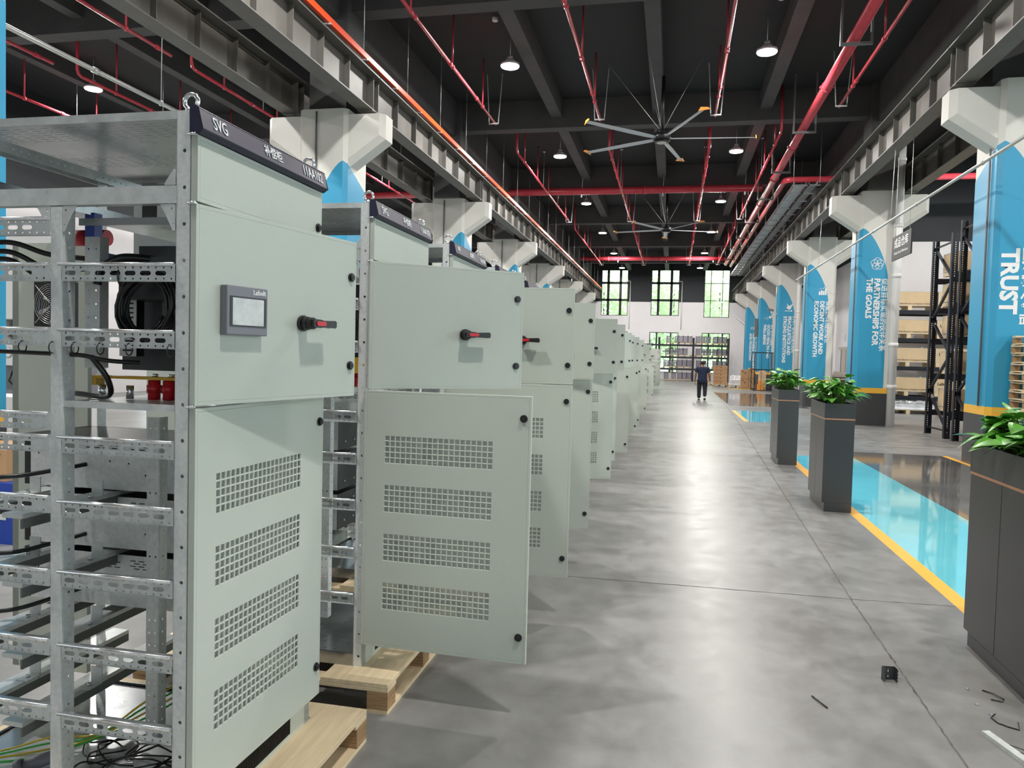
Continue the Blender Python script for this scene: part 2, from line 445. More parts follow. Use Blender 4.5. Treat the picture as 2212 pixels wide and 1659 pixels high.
# side walls and back wall with daylight windows (behind and beside the camera)
lh = []
for yy in BEAM_Y[:-1]:
    lh += [(yy + 1.9, yy + 5.9, .9, 3.4)]
wall('wall_left', 'x', XL - .3, XL, [YB, YF], [0, 6, ZC], lh, 'left outer wall with a row of windows')
for h in lh: window('x', XL - .15, h, [((h[0] + h[1]) / 2, .08), (h[0] + 1.2, .08), (h[1] - 1.2, .08)], [((h[2] + h[3]) / 2, .08)])
rh = []
for yy in BEAM_Y[:5]: rh += [(yy + .7, yy + 7.1, .9, 3.7), (yy + .7, yy + 7.1, 4.7, 8.0)]  # out-of-view openings, enlarged and given an upper row for side light
wall('wall_right', 'x', XR, XR + .3, [YB, YF], [0, 6, ZC], rh, 'right outer wall out of view, windows enlarged for side light')
for h in rh: window('x', XR + .15, h, [((h[0] + h[1]) / 2, .08), (h[0] + 1.2, .08), (h[1] - 1.2, .08)], [((h[2] + h[3]) / 2, .08)])
bh = [(-5.2, -3.2, 5.2, 8), (-1.6, .4, 5.2, 8), (2, 4, 5.2, 8), (7, 10, .9, 3.4), (12, 15, .9, 3.4)]
wall('wall_back', 'y', YB - .35, YB, [XL, XR], [0, 6, ZC], bh, 'near end wall with wide glazed doors')
for h in bh: window('y', YB - .15, h, [((h[0] + h[1]) / 2, .08)], [((h[2] + h[3]) / 2, .08)])
# office block inside the hall on the right
wall('wall_right', 'y', 29.3, 29.5, [7.4, XR], [0, 6, ZC], [], 'white partition wall behind the pallet racks, dark above')
wall('wall_right', 'x', 7.4, 7.6, [29.5, YF], [0, 6, ZC], [], 'white partition wall with a beige door')
d = struct(MB().box(7.36, 34.85, 0, 7.40, 36.5, 2.34).build('door_1', 'beige'))
MB().box(7.33, 34.98, 0, 7.365, 35.75, 2.24).build('door_leaf', 'beige', d)
MB().box(7.345, 35.77, 0, 7.362, 35.93, 2.24).build('door_gap', 'black', d)
MB().box(7.33, 35.95, 0, 7.365, 36.38, 2.24).build('door_leaf', 'machine', d)
MB().box(7.37, 35.3, 2.62, 7.40, 35.62, 2.9).build('door_sign', 'machine', d)

# ceiling and concrete beams
struct(MB().box(XL - .3, YB - .3, ZC, XR + .3, YF + .3, ZC + .2).build('ceiling', 'ceil'), 'dark painted concrete ceiling')
for i, y in enumerate(BEAM_Y):
    struct(MB().box(XL, y - .2, 8.15, XR, y + .2, ZC).build('ceiling_beam', 'beam'), 'dark grey cross beam under the ceiling, over column row %s' % ORD[i])
for x, w in ((-15.4, .28), (-12.4, .28), (-9.5, .28), (-3.45, .31), (-.6, .31), (2.25, .31), (8.2, .28), (11.2, .28), (14.4, .28)):
    b = MB()
    Y = [YB] + BEAM_Y + [YF]
    for a, c in zip(Y[:-1], Y[1:]): b.box(x - w / 2, a + (.2 if a != YB else 0), 8.44, x + w / 2, c - (.2 if c != YF else 0), ZC)
    struct(b.build('ceiling_beam', 'beam'), 'dark grey lengthwise ceiling rib')
for x in (LX, RX):
    b = MB(); Y = [YB] + BEAM_Y + [YF]
    for a, c in zip(Y[:-1], Y[1:]): b.box(x - .22, a + .4, 7.95, x + .22, c - .4, ZC)
    struct(b.build('ceiling_beam', 'beam'), 'deep lengthwise beam over a column line')
    b = MB()
    for y in BEAM_Y: b.box(x - .38, y - .4, 6.2, x + .38, y + .4, ZC)
    struct(b.build('trim_2', 'beam'), 'dark upper column stubs')

# ------------------------------------------------------------------ columns
HW, CH, DEP = .49, .07, 1.0
def column(x, yf, s, label, words=None):
    """s = side of the aisle: +1 the aisle is at +X"""
    t = thing('column', label, 'column', (x, yf, 0), 0, 'columns along the hall')
    def octo(e=0): return [(-HW + CH, -e), (HW - CH, -e), (HW + e, CH), (HW + e, DEP - CH), (HW - CH, DEP + e), (-HW + CH, DEP + e), (-HW - e, DEP - CH), (-HW - e, CH)]
    MB().prism(octo(.012), 'z', 0, .86).build('base_cladding', 'colbase', t)
    MB().prism(octo(.014), 'z', .86, 1.0).build('yellow_band', 'yellow', t)
    MB().prism(octo(0), 'z', 1.0, 6.2).build('shaft', 'colwhite', t)
    # blue wrap: front with a quarter arch, chamfer, aisle side
    b = MB(); th = .006
    a0 = s * (HW - CH); a1 = -s * .23; top, low = 5.22, 3.92
    poly = [(a0, 1.0), (a1, 1.0)] + [(a0 + (a1 - a0) * math.sin(PI / 2 * k / 14), low + (top - low) * (1 - math.sin(PI / 2 * k / 14) ** 1.45) ** .72) for k in range(14, -1, -1)]
    b.prism(poly, 'y', -th, 0)
    c0 = Vector((s * (HW - CH), -th, 0)); c1 = Vector((s * (HW + th), CH, 0)); i0 = Vector((s * (HW - CH), 0, 0)); i1 = Vector((s * HW, CH, 0))
    vs = [c0 + Vector((0, 0, 1)), c1 + Vector((0, 0, 1)), c1 + Vector((0, 0, 5.17)), c0 + Vector((0, 0, top)), i0 + Vector((0, 0, 1)), i1 + Vector((0, 0, 1)), i1 + Vector((0, 0, 5.17)), i0 + Vector((0, 0, top))]
    b.add(vs, [(0, 1, 2, 3), (4, 7, 6, 5), (0, 3, 7, 4), (1, 5, 6, 2), (3, 2, 6, 7), (0, 4, 5, 1)])
    q = [(CH, 1.0), (DEP - CH, 1.0), (DEP - CH, 4.78), (CH, 5.17)]
    b.prism(q, 'x', s * HW, s * (HW + th))
    b.build('blue_wrap', 'blue', t)
    # capital: arms carrying the crane girders
    y0, y1 = .08, .62; T, iT = 1.2, 1.1
    b = MB()
    for g in (-1, 1):
        def prof(tp, zb, yy): return [(g * (HW - .02), yy, 6.1), (g * tp, yy, 6.1), (g * tp, yy, zb), (g * (HW - .02), yy, zb - (tp - HW) * .72)]
        rings = [prof(iT, 5.70, y0), prof(T, 5.64, y0 + .1), prof(T, 5.64, y1 - .1), prof(iT, 5.70, y1)]
        vs = [p for r in rings for p in r]; fs = [(0, 1, 2, 3), (15, 14, 13, 12)]
        for k in range(3):
            for j in range(4): a = k * 4 + j; c = k * 4 + (j + 1) % 4; fs.append((a, a + 4, c + 4, c))
        b.add(vs, fs)
    b.build('capital', 'colwhite', t)
    MB().cyl((-s * .12, -.02, 1.0), (-s * .12 if s > 0 else -s * -.40, -.02, 6.15), .016, 8).build('conduit', 'greybox', t) if s > 0 else \
        MB().cyl((-HW - .03, .28, 1.0), (-HW - .03, .28, 6.15), .016, 8).build('conduit', 'greybox', t)
    if words: words(t)
    return t

D, XP = (0, 0, -1), (1, 0, 0)
def lines(t, spec):
    for (w, body, xl, z, size, bold) in spec:
        text('lettering', body, (xl, -.009, z), D, XP, size, 'letter', t, 'LEFT', bold)
def icon(t, b): b.build('icon', 'letter', t)
def w_trust(t): lines(t, [(0, 'TRUST', -.275, 3.52, .345, .014), (0, '坚持诚实守信', -.01, 3.54, .205, .006)])
def w_partner(t):
    lines(t, [(0, '促进目标实现的伙伴关系', .15, 3.90, .175, .003), (0, 'PARTNERSHIPS FOR', -.03, 3.90, .20, .008), (0, 'THE GOALS', -.22, 3.90, .20, .008)])
    b = MB()
    for k in range(5):
        a = 2 * PI * k / 5 + PI / 2; b.torus((-.04 + .075 * math.cos(a), -.009, 4.28 + .075 * math.sin(a)), (0, 1, 0), .085, .009, 20, 4)
    icon(t, b)
def w_decent(t):
    lines(t, [(0, '体面工作和经济增长', .22, 3.88, .17, .003), (0, 'DECENT WORK AND', .03, 3.88, .20, .008), (0, 'ECONOMIC GROWTH', -.17, 3.88, .20, .008)])
    b = MB()
    for k, h in enumerate((.12, .17, .15, .24)): b.box(-.10 + k * .07, -.012, 4.1, -.045 + k * .07, -.006, 4.1 + h)
    b.tube([(-.1, -.01, 4.28), (-.03, -.01, 4.34), (.03, -.01, 4.31), (.16, -.01, 4.44)], .01, 5)
    icon(t, b)
def w_peace(t):
    lines(t, [(0, '和平、正义与强大机构', .22, 3.75, .17, .003), (0, 'PEACE,JUSTICE AND', .03, 3.75, .20, .008), (0, 'STRONG INSTITUTIONS', -.17, 3.75, .20, .008)])
    b = MB().prism([(-.14, 4.16), (-.02, 4.05), (.08, 4.10), (.10, 4.2), (.2, 4.34), (.06, 4.27), (0, 4.22), (-.12, 4.34), (-.06, 4.2)], 'y', -.012, -.006)
    b.box(-.2, -.012, 3.98, .05, -.006, 4.01).prism(circ(.1, 4.0, .04), 'y', -.012, -.006)
    icon(t, b)
def w_health(t):
    lines(t, [(0, '良好健康与福祉', .22, 3.70, .17, .003), (0, 'GOOD HEALTH AND', .03, 3.70, .20, .008), (0, 'WELL-BEING', -.17, 3.70, .20, .008)])
    b = MB().tube([(-.22, -.01, 4.05), (-.12, -.01, 4.05), (-.08, -.01, 4.15), (-.02, -.01, 3.93), (.03, -.01, 4.1), (.12, -.01, 4.05)], .012, 5)
    b.prism([(.1, 4.02), (.02, 4.14), (.06, 4.2), (.11, 4.16), (.16, 4.2), (.2, 4.14)], 'y', -.012, -.006)
    icon(t, b)
def w_prod(t):
    lines(t, [(0, '负责任消费和生产', .22, 3.45, .17, .003), (0, 'RESPONSIBLE CONSUMPTION', .03, 3.45, .20, .008), (0, 'AND PRODUCTION', -.17, 3.45, .20, .008)])
    icon(t, MB().torus((-.09, -.009, 3.8), (0, 1, 0), .08, .016, 20, 4).torus((.09, -.009, 3.8), (0, 1, 0), .08, .016, 20, 4))
RW = [None, w_trust, w_partner, w_decent, w_peace, w_health, w_prod]
RLAB = [None, 'white and blue column lettered TRUST behind the nearest planter', 'blue column lettered PARTNERSHIPS FOR THE GOALS beside the white drainpipe', 'blue column lettered DECENT WORK AND ECONOMIC GROWTH with a chart symbol', 'blue column lettered PEACE, JUSTICE AND STRONG INSTITUTIONS with a bird symbol', 'blue column lettered GOOD HEALTH AND WELL-BEING behind the black cage', 'farthest right-hand blue column, lettered RESPONSIBLE CONSUMPTION AND PRODUCTION']
for i, y in enumerate(COL_Y):
    if i: column(RX + (.19 if i == 1 else 0), y, -1, RLAB[i], RW[i])
    column(LX, y, 1, ['blue column with yellow band seen at the left picture edge', 'white forked column rising behind the first two cabinets', 'forked column behind the second and third cabinets', 'third forked column of the left row counted from the one behind the nearest cabinet', 'fourth forked column of the left row, mostly hidden by cabinet doors', 'fifth forked column of the left row, only its arm showing', 'last forked column of the left row beside the far wall'][i])

# white drainpipes and camera
for y, lab in ((21.46, 'white drainpipe standing beside the PARTNERSHIPS column'), (37.06, 'white drainpipe standing beside the PEACE, JUSTICE column')):
    b = MB().cyl((0, 0, 0), (0, 0, 8.9), .105, 16)
    for z in (1.0, 2.1, 3.9, 5.2, 6.9): b.cyl((0, 0, z), (0, 0, z + .10), .12, 16)
    tag(b.build('drainpipe', 'drain', None, (5.66, y, 0)), lab, 'pipe', 'white drainpipes')
t = thing('security_camera', 'dark security camera on a bracket at the PEACE, JUSTICE column', 'camera', (4.72, 37.25, 3.98))
MB().xbox(Matrix.Rotation(R(12), 4, 'Y'), -.42, -.05, -.05, -.14, .05, .05).build('body', 'greybox', t)
MB().box(-.2, -.02, -.13, .04, .02, -.1).box(-.2, -.02, -.13, -.17, .02, -.02).build('bracket', 'alu', t)
t = thing('ceiling_speaker', 'narrow dark wall speaker beside the GOOD HEALTH column', 'speaker', (4.62, 45.3, 3.0))
MB().box(-.06, -.05, 0, .1, .15, 1.05).build('body', 'greybox', t)
MB().box(.1, 0, .45, .17, .1, .6).build('bracket', 'greybox', t)

# ------------------------------------------------------------------ crane girders
def girder(x, lab):
    t = thing('crane_girder', lab, 'girder', (x, 0, 6.2), 0, 'steel crane girders on the column arms')
    ends = [YB] + [y + .35 for y in COL_Y] + [YF - .05]
    for a, c in zip(ends[:-1], ends[1:]):
        b = MB().box(-.15, a + .01, 0, .15, c - .01, .022).box(-.22, a + .01, .63, .22, c - .01, .655).box(-.012, a + .01, .022, .012, c - .01, .63)
        n = max(2, round((c - a) / .98))
        for k in range(n):
            yy = a + .12 + (c - a - .24) * k / (n - 1)
            wd = .14 if k in (0, n - 1) else .11
            b.box(-wd, yy - .008, .022, -.012, yy + .008, .63).box(.012, yy - .008, .022, wd, yy + .008, .63)
        for yy in (a + .08, c - .2):
            b.box(-.15, yy, -.012, .15, yy + .12, 0)
            for xx in (-.1, .1): b.cyl((xx, yy + .06, -.02), (xx, yy + .06, -.01), .018, 6)
        b.build('girder_span', 'girder', t)
    MB().box(-.03, YB, .655, .03, YF - .1, .70).build('crane_rail', 'girder', t)
    return t
girder(LX + .78, 'left crane girder on the aisle side, carrying the orange rail')
girder(LX - .78, 'left crane girder on the far side of the left columns')
girder(RX - .78, 'right crane girder on the aisle side')
girder(RX + .78, 'right crane girder on the far side of the right columns')
# orange conductor rail
t = thing('conductor_rail', 'long orange conductor rail running along the left crane girder', 'conductor rail', (-5.62, 0, 6.98))
MB().box(-.035, YB + .5, -.055, .035, 59.5, .055).build('rail', 'orange', t, bevel=.01)
for k in range(46): MB().box(-.26, YB + 1 + k * 1.5, -.075, .05, YB + 1.04 + k * 1.5, -.055).build('bracket', 'galv', t)
for k in range(30):
    yy = YB + 2 + k * 2.3
    if yy < 59: MB().cyl((-.02, yy, .05), (-.02, yy, 1.97 if abs(((yy - 6.2) % 7.8)) > .3 else 1.17), .006, 5).build('hanger_rod', 'galv', t)
# conduits hung from the girders
def conduit(x, z, y0, y1, lab, r=.026, rods=(), mname='alu', top=6.2):
    t = thing('conduit_pipe', lab, 'pipe', (x, 0, z))
    b = MB().cyl((0, y0, 0), (0, y1, 0), r, 12)
    k = y0 + 1.2
    while k < y1: b.cyl((0, k, 0), (0, k + .1, 0), r * 1.35, 12); k += 3.1
    b.build('tube', mname, t)
    for yy in rods: MB().cyl((.0, yy, r), (.04, yy, top - z), .006, 6).torus((0, yy, 0), (0, 1, 0), r * 1.3, .005, 12, 4).build('hanger', 'galv', t)
conduit(4.40, 4.66, 5, 29.6, 'slanting-looking grey conduit strung past the right columns above the racks', rods=(17.3, 25.3), top=6.2)
conduit(-8.1, 5.5, 5.0, 16.0, 'pale grey conduit hung in the left aisle above the nearest cabinet', r=.032, rods=(7.2, 10.75), top=8.95)

# ------------------------------------------------------------------ sprinkler pipes
def spr(x, y0, y1, z, lab, r=.034, riser=True, drops=3, u_end=True):
    t = thing('sprinkler_pipe', lab, 'pipe', (x, y0, z), 0, 'thin red sprinkler branch pipes')
    L = y1 - y0
    b = MB().cyl((0, 0, 0), (0, L, 0), r, 12)
    for k in range(1, int(L / 2.2) + 1): b.cyl((0, k * 2.2 - .06, 0), (0, k * 2.2 + .06, 0), r * 1.35, 12)
    if riser: b.tube([(0, 0, 0), (0, -.1, .03), (0, -.14, .12), (0, -.14, 8.9 - z)], r, 10)
    b.build('pipe', 'crimson', t)
    for k in range(drops):
        yy = L * (k + .45) / drops; MB().cyl((0, yy, 0), (0, yy, 8.85 - z), .018, 8).ell((0, yy, 0), r * 1.5, r * 1.5, r * 1.5, 10, 6).build('riser', 'crimson', t)
    if u_end:
        b = MB(); yy = L - .25
        b.box(-.13, yy, -.07, .13, yy + .04, -.04)
        for g in (-.12, .12): b.bar((g, yy + .02, -.05), (g * 1.7, yy + .02, 8.92 - z), .02, .02)
        b.build('hanger', 'galv', t)
    b = MB(); yy = L * .38; b.cyl((0.03, yy, 0), (.03, yy, 8.93 - z), .007, 6).cyl((.03, yy, 8.9 - z), (.03, yy, 8.94 - z), .05, 10)
    b.build('hanger_rod', 'galv', t)
    return t
SX = {-4.75: 'left', -2.0: 'centre-left', .85: 'centre-right'}
for k, (a, c) in enumerate(((6.6, 19.6), (22.5, 34.2), (36.2, 50.2))):
    for x, nm in SX.items(): spr(x, a, c, 7.7, 'thin red sprinkler pipe, %s line, %s length from the camera' % (nm, ORD[k]), drops=5)
    spr(3.67 if k < 1 else 2.62, a - (1.2 if k == 1 else 0), c - .3, 7.7, 'thin red sprinkler pipe, right-hand line, %s length from the camera' % ORD[k], drops=5)
for x, nm in ((-10.1, 'nearest the columns'), (-12.9, 'in the middle'), (-15.45, 'nearest the outer wall')):
    for k, (a, c) in enumerate(zip(BEAM_Y[2:5], BEAM_Y[3:6])):
        spr(x, a + .5, c - .3, 7.5, 'thin red sprinkler pipe over the left aisle, line %s, %s bay' % (nm, ORD[k]), u_end=False)
def main(name, pts, r, lab, couple=(), frames=(), rods=()):
    t = thing(name, lab, 'pipe', pts[0], 0, 'thick red fire main pipes')
    o = Vector(pts[0]); P = [Vector(p) - o for p in pts]
    Q = [P[0]]
    for a, b_, c in zip(P[:-2], P[1:-1], P[2:]):
        da = (a - b_).normalized(); dc = (c - b_).normalized()
        for k in range(6):
            u = k / 5; Q.append(b_ + da * .25 * (1 - u) ** 2 + dc * .25 * u ** 2)
    Q.append(P[-1])
    MB().tube(Q, r, 20).build('pipe', 'crimson', t)
    for c in couple:
        b = MB(); c = Vector(c); q = c - o; d = Vector((0, .05, 0)) if abs((P[1] - P[0]).normalized().y) > .5 and c.z == c.z and name != 'cross' else Vector((.05, 0, 0))
        b.cyl(q - d, q + d, r * 1.16, 20).box(q.x - r * 1.4, q.y - .03, q.z - .02, q.x + r * 1.4, q.y + .03, q.z + .02)
        b.build('coupling', 'crimson', t)
    if frames:
        for (fy, hw) in frames:
            b = MB(); zz = -r - .03
            b.box(-hw, fy - o.y - .03, zz - .05, hw, fy - o.y + .03, zz)
            for g in (-hw, hw - .04): b.box(g, fy - o.y - .02, zz, g + .04, fy - o.y + .02, 8.92 - o.z)
            b.build('support_frame', 'greybox', t)
    if rods:
        for x in rods: MB().cyl((x - o.x, 0, -r - .03), (x - o.x + .05, 0, 8.92 - o.z), .012, 6).box(x - o.x - .02, -.05, -r - .1, x - o.x + .03, .05, -r).build('hanger_rod', 'galv', t)
    return t
main('fire_main', [(3.08, 1, 7.6), (3.08, 49.0, 7.6)], .105, 'thick red fire main running down the hall ceiling above the planters', [(3.08, y, 7.6) for y in (9.2, 13.1, 17.6, 22.3, 26.1, 30.2, 34.1, 38, 42, 46)], [(y, .28) for y in (14.9, 20.4, 24.6, 28.6, 33.3, 37.6, 41.6, 45.6)])
main('fire_main', [(12.5, 26.7, 7.68), (3.5, 26.7, 7.68), (3.5, 50.5, 7.68)], .10, 'second red fire main beside the first, turning off right above the columns', [(5.0, 26.7, 7.68), (8, 26.7, 7.68)])
main('fire_main', [(-16, 29.05, 7.95), (3.0, 29.05, 7.95)], .135, 'nearer thick red fire main crossing the hall from side to side', [(-1.2, 29.05, 7.95), (-8.1, 29.05, 7.95)], rods=(-9.5, -3.6, -.55, 2.4))
main('fire_main', [(-6, 49, 7.95), (3.0, 49, 7.95)], .135, 'farther thick red fire main crossing the hall near the end', [(-4.2, 49, 7.95), (-.9, 49, 7.95)], rods=(-3.6, -.55, 2.3))
# cable trays
for (x0, x1, nm) in ((3.62, 3.98, 'left-hand'), (4.06, 4.32, 'right-hand')):
    t = thing('cable_tray', '%s zinc cable tray hung beside the red mains' % nm, 'cable tray', (x0, 25.5, 7.25), 0, 'zinc cable trays')
    w = x1 - x0; b = MB().box(0, 0, 0, w, 27, .012).box(0, 0, 0, .008, 27, .11).box(w - .008, 0, 0, w, 27, .11)
    b.build('trough', 'tray', t)
    for k in range(22): MB().box(-.05, k * 1.25, -.035, w + .08, k * 1.25 + .05, -.004).build('cross_bar', 'tray', t)
    for k in range(8): MB().cyl((-.03 if x0 < 4 else w + .06, k * 3.7 + .02, -.03), (-.03 if x0 < 4 else w + .06, k * 3.7 + .02, 1.68), .008, 6).build('hanger_rod', 'galv', t)

# ------------------------------------------------------------------ high bay lamps
def lamp(x, y, lab, z=8.15, light=True):
    t = thing('high_bay_lamp', lab, 'lamp', (x, y, z), 0, 'round high bay ceiling lamps')
    MB().cyl((0, 0, .0), (0, 0, .05), .215, 28).cyl((0, 0, .05), (0, 0, .14), .15, 24, r1=.10).cyl((0, 0, .14), (0, 0, .22), .06, 16).build('housing', 'machine', t)
    MB().cyl((0, 0, -.02), (0, 0, 0), .20, 28).build('lens', 'lens', t)
    MB().cyl((0, 0, .22), (0, 0, (ZC if not abs(x + .6) < .2 else 8.44) - z), .008, 8).build('rod', 'galv', t)
    if light:
        ld = bpy.data.lights.new('high_bay_light', 'AREA'); ld.shape = 'DISK'; ld.size = .38; ld.energy = LAMP_POWER; ld.color = LAMP_COLOR
        lo = bpy.data.objects.new('high_bay_light', ld); col.objects.link(lo); lo.location = (0, 0, -.03); lo.parent = t
    return t
LY = [1.3, 9.1, 16.9, 24.7, 32.4, 40.1, 48.0, 55.8]
for k, y in enumerate(LY):
    for x, nm in ((-3.8, 'left of the two over the aisle'), (1.74, 'right of the two over the aisle')):
        lamp(x, y, 'round glowing ceiling lamp, %s, row %s from camera' % (nm, ORD[k]))
for k, y in enumerate((1.3, 9.1, 16.9, 24.7, 40.1)):
    for x, nm in ((-14.7, 'far line'), (-9.3, 'near line')): 
        if (x, y) != (-9.3, 16.9): lamp(x, y, 'round ceiling lamp over the left aisle, %s, row %s' % (nm, ORD[k]))
for k, y in enumerate((1.3, 9.1, 16.9, 24.7)):
    lamp(8.2 + .9, y, 'round ceiling lamp over the right-hand rack aisle, row %s' % ORD[k])
# smoke detectors and small ceiling boxes
for k, (x, y) in enumerate(((-4.0, 16.2), (-3.6, 15.6), (1.9, 16.1), (-4.0, 24.0), (1.5, 23.9))):
    tag(MB().cyl((0, 0, -.09), (0, 0, 0), .06, 14, r1=.075).build('smoke_detector', 'drain', None, (x, y, ZC)), 'small white smoke detector on the ceiling, %s of the visible ones from the left front' % ORD[k], 'smoke detector', 'smoke detectors')

# ------------------------------------------------------------------ big ceiling fans
def fan(x, y, z, ph, lab):
    t = thing('ceiling_fan', lab, 'ceiling fan', (x, y, z), 0, 'large black-hubbed ceiling fans')
    MB().cyl((0, 0, -.05), (0, 0, .12), .21, 28).cyl((0, 0, -.09), (0, 0, -.05), .17, 28).cyl((0, 0, .12), (0, 0, .2), .12, 20).build('hub', 'black', t)
    MB().cyl((0, 0, .2), (0, 0, 8.44 - z), .045, 12).build('rod', 'black', t)
    MB().cyl((0, 0, -.105), (0, 0, -.09), .12, 24).build('badge', 'alu', t)
    for k in range(5):
        a = R(ph + 72 * k); m = Matrix.Rotation(a, 4, 'Z') @ Matrix.Rotation(R(12), 4, 'X')
        b = MB()
        vs = []
        for i, (rr, w, h) in enumerate(((.18, .05, .012), (.4, .07, .014), (.9, .08, .012), (2.2, .062, .008))):
            for (yy, zz) in ((-w, -h * .3), (-w * .2, h), (w, h * .2), (w * .1, -h)): vs.append(m @ Vector((rr, yy, zz + .02 * rr / 2.2)))
        fs = [(3, 2, 1, 0), (12, 13, 14, 15)]
        for i in range(3):
            for j in range(4): fs.append((i * 4 + j, i * 4 + (j + 1) % 4, i * 4 + 4 + (j + 1) % 4, i * 4 + 4 + j))
        b.add(vs, fs)
        bl = b.build('blade', 'blade', t)
        tb = MB()
        vs = [m @ Vector(p) for p in ((2.19, -.12, 0), (2.21, -.12, 0), (2.26, .14, .0), (2.24, .14, .0), (2.19, -.05, .08), (2.21, -.05, .08), (2.25, .1, .05), (2.23, .1, .05))]
        tb.add(vs, [(0, 1, 2, 3), (7, 6, 5, 4), (0, 4, 5, 1), (1, 5, 6, 2), (2, 6, 7, 3), (3, 7, 4, 0)])
        tb.build('blade_tip', 'orangetip', bl)
    for sx, sy in ((-1.45, .1), (.95, .1), (-.3, 1.2), (-.3, -1.2)): MB().cyl((0, 0, .15), (sx, sy, ZC - z if abs(x + sx + .6) > .2 else 8.44 - z), .006, 5).build('guy_wire', 'galv', t)
fan(-.42, 18.8, 6.95, 6, 'large five-bladed ceiling fan nearest the camera, orange blade tips')
fan(-.42, 32.1, 6.95, 20, 'second large ceiling fan, further down the hall, orange blade tips')

# ================================================================== switchgear cabinets
CX, CW, CD, CH_ = -1.40, .80, 1.0, 2.2       # front plane x, width along Y, depth, height; z is measured from the pallet top
PZ = .14
def post_holes(z0, z1, u, step=.107, r=.0062, off=.05):
    hs = []; z = z0 + off
    while z < z1 - .02: hs.append(circ(u, z, r, 6)); z += step
    return hs
def lock_mesh():
    return MB().cyl((0, 0, 0), (.006, 0, 0), .017, 20).cyl((.006, 0, 0), (.012, 0, 0), .012, 16).box(.012, -.006, -.002, .014, .006, .002)
def door_panel(w, z0, z1, vent=False):
    b = MB(); th = .022
    if vent:
        ys = [.012]; y = .105
        yc = []
        for k in range(20): yc += [y + k * .0262, y + k * .0262 + .0205]
        zc = []
        for zt in (1.115, .885, .655, .425):
            for k in range(5): zc += [zt - .026 * k - .0208, zt - .026 * k]
        Ys = [.012] + yc + [w - .012]; Zs = sorted([z0 + .012] + zc + [z1 - .012])
        ysets = [(yc[2 * i], yc[2 * i + 1]) for i in range(20)]; zs_ = sorted(zc); zsets = [(zs_[2 * i], zs_[2 * i + 1]) for i in range(20)]
        solid = lambda u, v: not (any(a < u < c for a, c in ysets) and any(a < v < c for a, c in zsets))
        b.grid(Ys, Zs, solid, 'x', th - .007, th)
    else:
        b.box(th - .002, .012, z0 + .012, th, w - .012, z1 - .012)
    b.box(0, 0, z0, th, .012, z1).box(0, w - .012, z0, th, w, z1).box(0, .012, z0, th, w - .012, z0 + .012).box(0, .012, z1 - .012, th, w - .012, z1)
    b.box(-.004, .02, z0 + .02, 0, .045, z1 - .02).box(-.004, w - .045, z0 + .02, 0, w - .02, z1 - .02)
    return b
def rail(x0, x1, parent, z, name='slotted_rail', y=-.004):
    L = x1 - x0; h = .050; holes = []
    n = int((L - .02) / .052)
    for k in range(n):
        cx = x0 + .030 + k * .052
        if cx + .02 > x1 - .008: break
        holes.append(slot(cx, .024, .039, .014, 3))
    k = 0; x = x0 + .014
    while x < x1 - .01:
        holes.append(circ(x, .0405, .0034, 6)); holes.append(circ(x, .0075, .0034, 6)); x += .026
    b = MB().plate(rect(x0, 0, x1, h), holes, 'y', y, y + .0018)
    b.tube([(x0 - .008, y - .006, h), (x1, y - .006, h)], .0058, 8, 1)
    b.box(x0, y - .006, h - .001, x1, y + .018, h + .001, 1)
    b.box(x0, y - .002, -.001, x1, y + .016, .001, 0)
    return b.build(name, ['galv', 'bright'], parent, (0, 0, z))

